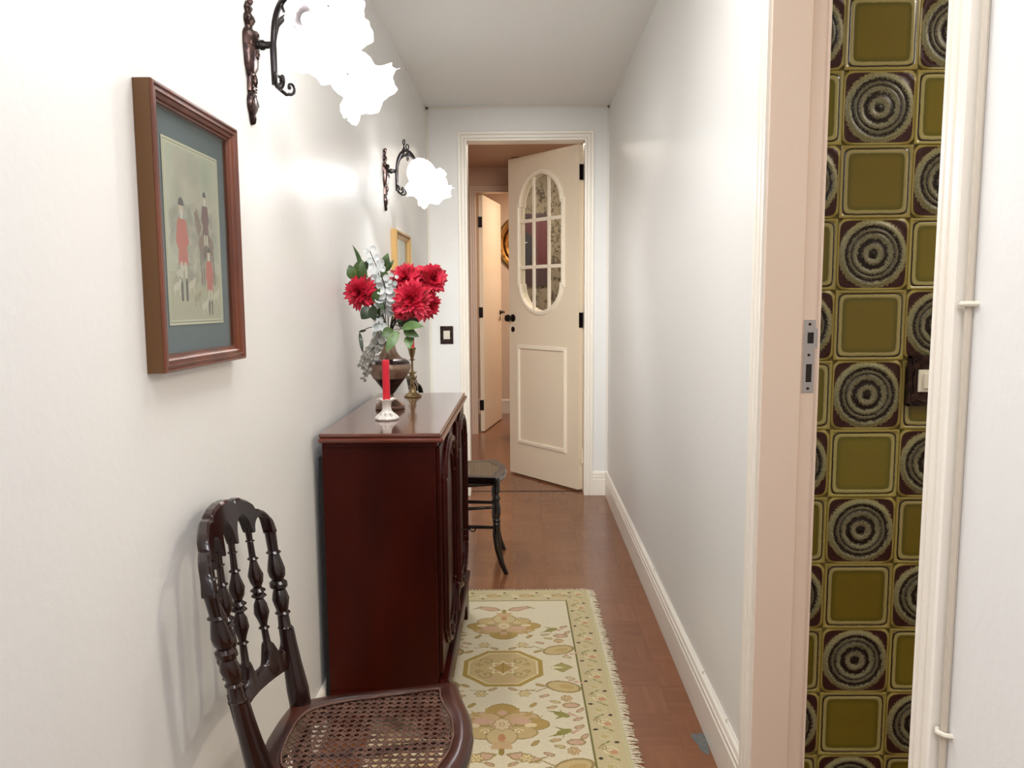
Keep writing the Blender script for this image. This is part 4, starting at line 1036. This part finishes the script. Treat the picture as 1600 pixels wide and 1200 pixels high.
for mv in (V1, V1-.66):
    for sg in (-1, 1):
        for sx in (-1, 1):
            boteh(sx*.185 if sx > 0 else -.185, mv+sg*.125, 1.25, sg*sx if sx > 0 else -sg)
            flower(k, sx*.065, mv+sg*.165, .020, 6, (220, 196, 140), OUTL); flower(k, sx*.19, mv+sg*.195, .019, 7, TAN, OUTL)
            leafm(sx*.115, mv+sg*.115, sg*.5, GO); leafm(sx*.125, mv+sg*.180, -sg*.4, PK); leafm(sx*.03, mv+sg*.138, .6*sg*sx, PK)
            k.ell(sx*.20, mv+sg*.235, .026, .016, OUTL); k.ell(sx*.20, mv+sg*.235, .020, .011, PK); leafm(sx*.21, mv+sg*.072, -.5, (220, 196, 150)); leafm(sx*.145, mv+sg*.245, .3, TAN)
            bird(sx*.17, mv+sg*.285, 1.25, sg, sx); leafm(sx*.09, mv+sg*.232, .9, GO); leafm(sx*.155, mv+sg*.215, -.3, (206, 186, 130)); leafm(sx*.225, mv+sg*.262, .9, PK); leafm(sx*.215, mv+sg*.31, .5, PK)
            k.line([(sx*.02, mv+sg*.135), (sx*.06, mv+sg*.150), (sx*.10, mv+sg*.142)], .003, OUTL)
    for sx in (-1, 1):   # side cross motif
        k.poly([(sx*.150, mv), (sx*.190, mv+.034), (sx*.226, mv), (sx*.190, mv-.034)], OUTL); k.poly([(sx*.158, mv), (sx*.190, mv+.026), (sx*.218, mv), (sx*.190, mv-.026)], (170, 158, 92)); k.poly([(sx*.155, mv+.01), (sx*.20, mv), (sx*.155, mv-.01)], LT)
        curl(sx*.165, mv+.034, .012, LT, sx, 1); curl(sx*.165, mv-.034, .012, LT, sx, -1)
# border scrolls
ub = (RW/2+fu)/2-.004
i = 0; v = -RH/2+.05
while v < RH/2-.03:
    for sx in (-1, 1):
        m_ = i % 4
        if m_ == 0: curl(sx*ub, v, .022, LT, sx, 1, .004, 1.5); k.ell(sx*(ub+.01), v-.006, .012, .009, (206, 152, 112)); curl(sx*(ub-.015), v+.012, .012, OUTL, -sx, 1, .0035)
        elif m_ == 1: k.line([(sx*(ub-.02), v-.008), (sx*(ub+.004), v+.010)], .006, (140, 138, 82)); k.ell(sx*(ub+.024), v+.006, .0065, .005, DK); k.line([(sx*(ub-.026), v+.01), (sx*(ub+.03), v-.014)], .003, (208, 198, 152))
        elif m_ == 2: curl(sx*ub, v, .020, (214, 202, 156), -sx, -1, .004, 1.4); curl(sx*(ub+.014), v+.014, .011, (206, 190, 140), sx, -1, .0035); k.ell(sx*(ub-.006), v, .008, .008, (198, 178, 120))
        else: k.line([(sx*(ub+.02), v-.008), (sx*(ub-.002), v+.010)], .006, (146, 142, 84)); k.ell(sx*(ub-.026), v, .0065, .005, DK); k.line([(sx*(ub-.026), v-.014), (sx*(ub+.03), v+.012)], .003, (208, 198, 152))
    v += .034; i += 1
vb = (RH/2+fv)/2-.002; u = -.30; i = 0
while u < .30:
    for sy in (-1, 1):
        if i % 3 == 0: k.ell(u, sy*vb, .030, .014, OUTL); k.ell(u, sy*vb, .022, .009, (208, 176, 122)); curl(u+.02, sy*(vb+.018), .012, LT, 1, 1, .0035)
        elif i % 3 == 1: k.ell(u, sy*(vb+.028), .006, .005, DK); k.line([(u-.014, sy*vb-.01), (u+.014, sy*vb+.006)], .005, (150, 148, 88)); curl(u, sy*(vb-.022), .012, (206, 190, 140), -1, 1, .0035)
        else: k.ell(u, sy*(vb-.030), .006, .005, DK); curl(u, sy*vb, .016, LT, 1, -1, .004)
    u += .043; i += 1
rs_ = np.random.RandomState(2)
k.a = np.clip(k.a*(1+.05*(rs_.rand(k.R, k.C, 1)-.5)) * (1-.05*((np.arange(k.R) % 2)[:, None, None])), 0, 255)
rug = thing('rug', 'cream and gold needlework runner rug with octagon medallions and white fringe', 'rug', (RXC, RYC, 0), math.radians(.9))
g_ = grid_print('woven_field', k.a, RW, RH, M['rug'], rug); g_.rotation_euler = (-PI/2, 0, 0); g_.location = (0, 0, .0036)
kk = MB(); kk.box(-RW/2, RW/2, -RH/2, RH/2, .0002, .0034); kk.build('backing', M['fringe'], rug)
kk = MB(); rf = random.Random(5)
def fr(x, y, dx, dy, L):
    n = 4; px_, py_ = -dy, dx; cv = rf.uniform(-.35, .35); ls = []
    for i in range(n+1):
        t_ = i/n; w_ = .0016*(1-.55*t_); cx, cy_ = x+dx*L*t_+px_*cv*L*t_*t_, y+dy*L*t_+py_*cv*L*t_*t_
        z = .0034*(1-t_)+.0014+.0025*math.sin(t_*PI)*rf.random()
        ls.append([Vector((cx+px_*w_, cy_+py_*w_, z)), Vector((cx, cy_, z+.0014)), Vector((cx-px_*w_, cy_-py_*w_, z)), Vector((cx, cy_, z-.0010))])
    kk.loops(ls)
y = -RH/2
while y < RH/2:
    fr(RW/2, y, 1, rf.uniform(-.15, .15), rf.uniform(.022, .033)); fr(-RW/2, y, -1, 0, .026); y += .0048
x = -RW/2
while x < RW/2:
    fr(x, RH/2, rf.uniform(-.3, .3), 1, rf.uniform(.008, .020)); fr(x, -RH/2, 0, -1, .016); x += .0048
tag(kk.build('fringe', M['fringe'], rug), kind='stuff')

# ------------------------------------------------------------------ things on the cabinet
CT = .8355+.0045+.0003
h = thing('candle_holder', 'white porcelain candle holder with small grey flowers at the near end of the cabinet top', 'candle holder', (-.391, 2.222, CT))
k = MB(); ls = []
for r, z, sc_ in ((.026, 0, 0), (.0325, .001, .04), (.0335, .005, .05), (.030, .010, .05), (.024, .016, .04), (.018, .021, .02), (.0145, .026, 0), (.0125, .032, 0), (.0125, .040, 0), (.0140, .048, 0), (.017, .053, .03), (.0235, .056, .08), (.026, .059, .10), (.024, .060, .09), (.014, .057, .02), (.0105, .055, 0), (.0105, .050, 0)):
    ls.append([Vector((r*(1+sc_*math.sin(8*a))*math.cos(a), r*(1+sc_*math.sin(8*a))*math.sin(a), z+(.0015*math.sin(8*a) if z > .053 and r > .02 else 0))) for a in [2*PI*j/48 for j in range(48)]])
k.loops(ls); k.build('body', M['porcelain'], h, smooth=True)
k = MB()
for a0 in (-2.2, -1.57, -.95, .2, 1.4, 2.6):
    for (da, dz) in ((0, 0), (.12, .002), (-.12, .001), (.06, -.003), (-.05, .004), (.2, -.002)):
        a = a0+da; z = .0155+dz; r = .0330-(z-.005)*.80; k.ball((r*math.cos(a), r*math.sin(a), z), .0014, 6)
k.lathe([(.0131, .0255), (.0148, .0265), (.0131, .0275)], None, 24); k.build('painted_flower', M['porcelain_print'], h)
c_ = thing('candle', 'red taper candle in the white porcelain holder', 'candle', (-.391, 2.222, CT+.0505))
k = MB(); ls = []
for r, z in ((.0095, 0), (.0100, .01), (.0102, .105), (.0105, .116), (.0095, .121), (.004, .119)):
    ls.append([Vector((r*(1+.05*math.sin(6*a))*math.cos(a), r*(1+.05*math.sin(6*a))*math.sin(a), z)) for a in [2*PI*j/30 for j in range(30)]])
k.loops(ls); k.build('wax', M['wax'], c_, smooth=True)
k = MB(); k.tube([(0, 0, .117), (.0005, 0, .126)], .0008, 5); k.build('wick', M['darkgap'], c_)

VX, VY = -.418, 2.44
v_ = thing('urn_vase', 'tarnished silver urn shaped vase holding the flowers on the cabinet', 'vase', (VX, VY, CT))
k = MB(); k.lathe([(.040, 0), (.046, .001), (.047, .004), (.045, .006), (.0465, .008), (.045, .011), (.040, .014), (.030, .021), (.018, .028), (.011, .032)], None, 40)
for i in range(28):
    a = 2*PI*i/28; k.tube([(.043*math.cos(a), .043*math.sin(a), .0115), (.030*math.cos(a), .030*math.sin(a), .0215), (.019*math.cos(a), .019*math.sin(a), .0285)], [.0026, .0024, .0012], 6)
k.build('foot', M['urn'], v_, smooth=True)
k = MB(); k.lathe([(.010, .030), (.009, .036), (.013, .039), (.013, .042), (.009, .045)], None, 32); k.build('stem_ring', M['urn'], v_, smooth=True)
k = MB(); k.lathe([(.009, .044), (.014, .050), (.026, .066), (.040, .084), (.050, .097)], None, 48); k.build('lower_bowl', M['urn_dark'], v_, smooth=True)
k = MB(); k.lathe([(.0505, .097), (.0515, .099), (.060, .112), (.0675, .126), (.0685, .134), (.064, .143)], None, 48); k.build('bowl', M['urn'], v_, smooth=True)
for i in range(44):
    pass
k = MB(); k.lathe([(.0645, .143), (.060, .150), (.050, .156), (.043, .158)], None, 48)
for i in range(48):
    a = 2*PI*i/48; k.ball((.0505*math.cos(a), .0505*math.sin(a), .0985), .0018, 6)
k.build('engraved_band', M['urn_dark'], v_, smooth=True)
k = MB(); k.lathe([(.044, .157), (.034, .165), (.025, .178), (.020, .195), (.020, .212), (.025, .226), (.034, .236), (.036, .239), (.033, .239), (.022, .226), (.016, .210), (.016, .16)], None, 40); k.build('neck', M['urn'], v_, smooth=True)

BX, BY = -.388, 2.735
b_ = thing('candlestick', 'slim brass candlestick with a star and little figure behind the vase', 'candlestick', (BX, BY, CT))
k = MB(); k.lathe([(.030, 0), (.0315, .002), (.030, .005), (.022, .009), (.014, .017), (.009, .028), (.007, .040)], None, 32); k.build('base', M['brass'], b_, smooth=True)
k = MB(); k.lathe([(.007, .038), (.0055, .05), (.006, .075), (.008, .082), (.005, .088), (.0038, .10), (.0038, .126), (.0065, .128), (.011, .1295), (.011, .131), (.005, .133), (.006, .138), (.0105, .152), (.0125, .165), (.016, .172), (.0155, .173), (.010, .168), (.0095, .155)], None, 24); k.build('stem', M['brass'], b_, smooth=True)
k = MB(); pts = []
for i in range(10):
    r = .020 if i % 2 == 0 else .008; a = PI/2+i*PI/5; pts.append((r*math.cos(a), r*math.sin(a)))
k.add([(u, -.008, .082+z) for u, z in pts]+[(u, -.011, .082+z) for u, z in pts]+[(0, -.014, .082)], [tuple(range(10))]+[(i, (i+1) % 10, 10+(i+1) % 10, 10+i) for i in range(10)]+[(10+i, 10+(i+1) % 10, 20) for i in range(10)])
k.build('star', M['brass'], b_)
k = MB(); k.tube([(0, -.008, .036), (0, -.011, .05), (-.001, -.012, .064)], [.0065, .0075, .004], 8); k.ball((0, -.012, .070), .0052, 10)
for s_ in (-1, 1):
    k.tube([(s_*.004, -.012, .061), (s_*.013, -.014, .064), (s_*.016, -.012, .075)], [.003, .0025, .002], 6); k.tube([(s_*.003, -.011, .044), (s_*.010, -.014, .036), (s_*.013, -.016, .028)], [.0035, .003, .002], 6)
k.build('figure', M['brass'], b_, smooth=True)
c_ = thing('candle', 'dark red candle standing in the brass candlestick behind the leaves', 'candle', (BX, BY, CT+.1695))
k = MB(); k.lathe([(.0085, 0), (.0092, .002), (.0088, .075), (.005, .082), (.001, .083)], None, 20); k.build('wax', M['wax'], c_, smooth=True)
k = MB(); k.tube([(0, 0, .08), (.0004, 0, .09)], .0007, 5); k.build('wick', M['darkgap'], c_)

# ------------------------------------------------------------------ flowers
rp = random.Random(11)
def petal(k, base, d, up, L, w_, curl_):
    """pointed petal from base along d, bending to up"""
    d = d.normalized(); side = d.cross(up).normalized(); ls = []; n = 4
    vs = []; 
    for i in range(n+1):
        t = i/n; wd = w_*math.sin(PI*min(t*.86+.10, 1))**.8 if i < n else .0004
        c = base+d*L*t+up*(curl_*L*t*t)
        cup = up*wd*.35
        vs += [c-side*wd+cup, c, c+side*wd+cup]
    fs = []
    for i in range(n):
        a = i*3; fs += [(a, a+1, a+4, a+3), (a+1, a+2, a+5, a+4)]
    k.add(vs, fs)
NECK = Vector((VX, VY, CT+.225))
def stem_path(tip, bend=.3):
    a = Vector((VX, VY, CT+.175)); b = NECK+(Vector(tip)-NECK)*.15+Vector((0, 0, .02)); 
    return a, b
def stem(root, tip, r=.0018, start=None):
    a, b = stem_path(tip); tip = Vector(tip)
    k = MB(); k.tube([p-root.location for p in spline([a, b, b.lerp(tip, .55)+Vector((0, 0, .012)), tip], 12)], r, 6); k.build('stem', M['stem'], root, smooth=True)
def flower_bloom(name, label, c, face, R, layers, mats=('petal', 'petal_dark'), wide=.2, grp=None):
    face = Vector(face).normalized(); c = Vector(c)
    t = thing(name, label, 'flower', c, 0, grp)
    u = face.orthogonal().normalized(); v = face.cross(u)
    k = MB()
    for li in range(layers):
        f = li/(layers-1); n = int(24-12*f); L = R*(1.02-.5*f)
        for i in range(n):
            a = 2*PI*(i+.5*(li % 2)+rp.uniform(-.25, .25))/n
            el = -.25+1.25*f+rp.uniform(-.12, .12)
            d = (u*math.cos(a)+v*math.sin(a))*math.cos(el)+face*math.sin(el)
            k.cur = 1 if rp.random() < .22 else 0
            petal(k, face*(.008*f), d, (face*math.cos(el)-(u*math.cos(a)+v*math.sin(a))*math.sin(el)).normalized(), L*rp.uniform(.85, 1.1), R*wide*.82*(1-.3*f), rp.uniform(.05, .3))
    k.cur = 1; k.ball((0, 0, 0), R*.22, 10)
    k.build('bloom', [M[mats[0]], M[mats[1]]], t, smooth=True, angle=60)
    stem(t, c-face*R*.25, .0022)
    k = MB()
    for i in range(6):
        a = 2*PI*i/6; d = (u*math.cos(a)+v*math.sin(a)); petal(k, -face*.012, d-face*.3, face, R*.4, R*.1, .2)
    k.build('sepal', M['leafgreen'], t); return t
G = 'red dahlias in the urn vase'
def FP(px, py, y): return ((px-817)/1224*y, y, 1.19+(462-py)/1224*y)
flower_bloom('red_dahlia', 'red dahlia hanging alone on the left side of the bouquet', (-.481, 2.335, 1.203), (-.25, -.9, -.05), .054, 5)
flower_bloom('red_dahlia', 'large red dahlia low in the middle of the right hand cluster', (-.318, 2.27, 1.182), (.1, -1, .05), .060, 6)
flower_bloom('red_dahlia', 'red dahlia at the upper left of the right hand cluster', (-.345, 2.34, 1.243), (-.1, -.9, .35), .052, 6)
flower_bloom('red_dahlia', 'red dahlia with broad petals at the upper right edge of the bouquet', (-.272, 2.36, 1.243), (.45, -.8, .15), .050, 4, wide=.32)
flower_bloom('red_dahlia', 'red dahlia at the lower right edge of the bouquet', (-.292, 2.36, 1.165), (.4, -.8, -.35), .052, 6)
flower_bloom('red_dahlia', 'small red dahlia peeping out beneath the right hand cluster', (-.352, 2.31, 1.150), (-.3, -.8, -.4), .036, 5)

def leafmesh(k, base, tip, w_, up, fold=.25, droop=.1):
    base, tip, up = Vector(base), Vector(tip), Vector(up).normalized(); d = tip-base; L = d.length; d.normalize(); side = d.cross(up).normalized(); up = side.cross(d)
    n = 8; vs = []
    for i in range(n+1):
        t = i/n; wd = w_*math.sin(PI*t**.85)**.8 if 0 < t < 1 else .0003
        c = base+d*L*t+up*(droop*L*math.sin(PI*t))
        vs += [c-side*wd+up*wd*fold, c, c+side*wd+up*wd*fold]
    fs = []
    for i in range(n): a = i*3; fs += [(a, a+1, a+4, a+3), (a+1, a+2, a+5, a+4)]
    k.add(vs, fs)
def leaf_sprig(label, end, leaves, mt='leafgreen'):
    end = Vector(end); t = thing('leaf_sprig', label, 'foliage', end)
    stem(t, end, .0015)
    for (b0, tp_, w_, up, *mm) in leaves:
        k = MB(); leafmesh(k, b0, tp_, w_, up); k.v = [tuple(Vector(p)-end) for p in k.v]; k.build('leaf', M[mm[0] if mm else mt], t, smooth=True, angle=70)
        k = MB(); k.tube([end-end, Vector(b0)-end], .0009, 5); k.build('leaf_stalk', M['stem'], t)
leaf_sprig('tall pointed green leaves rising at the back left of the bouquet', (-.475, 2.37, 1.27), [((-.487, 2.37, 1.25), (-.508, 2.37, 1.345), .011, (.9, -.5, 0)), ((-.482, 2.36, 1.225), (-.475, 2.35, 1.300), .017, (.1, -1, 0)), ((-.475, 2.37, 1.262), (-.462, 2.37, 1.300), .012, (-.3, -1, .2), 'leafdark')])
leaf_sprig('broad green leaves at the left edge above the lone dahlia', (-.495, 2.35, 1.235), [((-.498, 2.345, 1.240), (-.513, 2.34, 1.285), .017, (.2, -1, 0)), ((-.492, 2.35, 1.245), (-.488, 2.34, 1.295), .012, (-.5, -1, 0)), ((-.497, 2.35, 1.225), (-.525, 2.35, 1.218), .014, (.2, -1, .3), 'leafdark')])
leaf_sprig('green leaves standing between the eucalyptus and the gilt picture', (-.410, 2.37, 1.29), [((-.418, 2.37, 1.262), (-.400, 2.36, 1.320), .015, (0, -1, 0)), ((-.408, 2.37, 1.265), (-.385, 2.37, 1.300), .008, (0, -1, .3)), ((-.425, 2.35, 1.255), (-.395, 2.33, 1.250), .015, (0, -1, .5))])
leaf_sprig('dark green leaves below the lone dahlia', (-.450, 2.33, 1.155), [((-.445, 2.32, 1.158), (-.475, 2.31, 1.125), .020, (0, -1, .2), 'leafdark'), ((-.440, 2.32, 1.175), (-.415, 2.30, 1.215), .012, (0, -1, .2)), ((-.442, 2.32, 1.165), (-.432, 2.30, 1.120), .016, (-.3, -1, 0), 'leafdark'), ((-.43, 2.32, 1.19), (-.408, 2.31, 1.15), .012, (.3, -1, 0), 'leafgreen')])
leaf_sprig('light green leaves hanging at the right below the dahlias', (-.352, 2.28, 1.098), [((-.352, 2.27, 1.098), (-.283, 2.25, 1.105), .017, (.1, -.75, .6), 'leaflight'), ((-.345, 2.27, 1.094), (-.298, 2.25, 1.075), .014, (0, -1, .2), 'leafgreen'), ((-.362, 2.27, 1.092), (-.392, 2.24, 1.032), .015, (.1, -1, .15), 'leaflight'), ((-.375, 2.27, 1.095), (-.405, 2.25, 1.075), .017, (0, -1, .2), 'leafgreen'), ((-.330, 2.28, 1.078), (-.325, 2.25, 1.040), .015, (0, -1, .1), 'leaflight'), ((-.345, 2.29, 1.105), (-.300, 2.30, 1.125), .015, (0, -1, 0), 'leafdark')])
leaf_sprig('dark inner leaves in the middle of the bouquet', (-.405, 2.36, 1.17), [((-.405+.03*math.cos(i*2.1), 2.36, 1.15+.03*math.sin(i*1.7)), (-.405+.065*math.cos(i*2.1), 2.36-.02*math.sin(i), 1.16+.06*math.sin(i*1.7)), .017, (.2*math.sin(i*3), -1, .2), 'leafdark' if i % 2 else 'leafgreen') for i in range(9)], 'leafdark')
leaf_sprig('long drooping leaf at the far left under the bouquet', (-.488, 2.35, 1.085), [((-.490, 2.35, 1.085), (-.478, 2.33, 1.022), .006, (.3, -1, 0), 'leafdark'), ((-.470, 2.35, 1.090), (-.492, 2.35, 1.086), .004, (0, -1, .2), 'leafdark')])

def euc(label, pts, r, n, mt, spread=1., face=(0, -1, .1)):
    pts = [Vector(p) for p in pts]; end = pts[-1]; t = thing('eucalyptus_branch', label, 'foliage', end)
    path = spline([Vector((VX, VY, CT+.19))]+pts, 24)
    k = MB(); k.tube([p-end for p in path], .0014, 6); k.build('stem', M['stem'], t, smooth=True)
    F = Vector(face).normalized()
    start = int(24*.3)
    for i in range(n):
        f = i/(n-1); q_ = path[int(start+(23-start)*f)]
        tg = (path[min(23, int(start+(23-start)*f)+1)]-path[int(start+(23-start)*f)-1]).normalized()
        for s_ in (-1, 1):
            sd = tg.cross(F).normalized()*s_; rr = r*(1-.45*f)*rp.uniform(.85, 1.15)
            dr = (sd+tg*.35+F*rp.uniform(-.3, .7)).normalized(); c = q_+dr*(rr*1.15)*spread
            nm = (F+sd*rp.uniform(-.5, .5)+tg*rp.uniform(-.5, .5)).normalized(); a1 = nm.orthogonal().normalized(); a2 = nm.cross(a1)
            k = MB(); m_ = 10
            ring = [c+a1*rr*math.cos(2*PI*j/m_)+a2*rr*.92*math.sin(2*PI*j/m_)+nm*rr*.12*math.cos(4*PI*j/m_) for j in range(m_)]
            mid = [c+(p-c)*.5-nm*rr*.14 for p in ring]
            k.add([tuple(p-end) for p in ring+mid+[c-nm*rr*.18]], [(j, (j+1) % m_, m_+(j+1) % m_, m_+j) for j in range(m_)]+[(m_+j, m_+(j+1) % m_, 2*m_) for j in range(m_)])
            k.build('leaf', M[mt], t, smooth=True)
    return t
euc('frosted white eucalyptus branch at the top of the bouquet', [(-.43, 2.37, 1.20), (-.428, 2.35, 1.26), (-.452, 2.35, 1.325)], .0185, 8, 'euc')
euc('frosted white eucalyptus branch in front, beside the right hand dahlias', [(-.41, 2.34, 1.15), (-.400, 2.31, 1.20), (-.412, 2.29, 1.265)], .0185, 8, 'euc')
euc('frosted white eucalyptus sprig reaching toward the upper right', [(-.40, 2.34, 1.16), (-.385, 2.31, 1.21), (-.372, 2.29, 1.248)], .013, 6, 'euc')
euc('large frosted eucalyptus leaves low at the left of the vase neck', [(-.42, 2.35, 1.075), (-.422, 2.32, 1.10), (-.424, 2.31, 1.12)], .018, 3, 'euc', .8)
euc('grey eucalyptus spray arching down over the left side of the vase', [(-.425, 2.36, 1.075), (-.435, 2.33, 1.050), (-.462, 2.32, 1.02), (-.483, 2.33, .985)], .013, 9, 'eucgrey')
euc('small grey eucalyptus tip hanging lowest beside the vase', [(-.43, 2.36, 1.065), (-.445, 2.33, 1.01), (-.462, 2.32, .975), (-.480, 2.34, .945)], .009, 8, 'eucgrey')
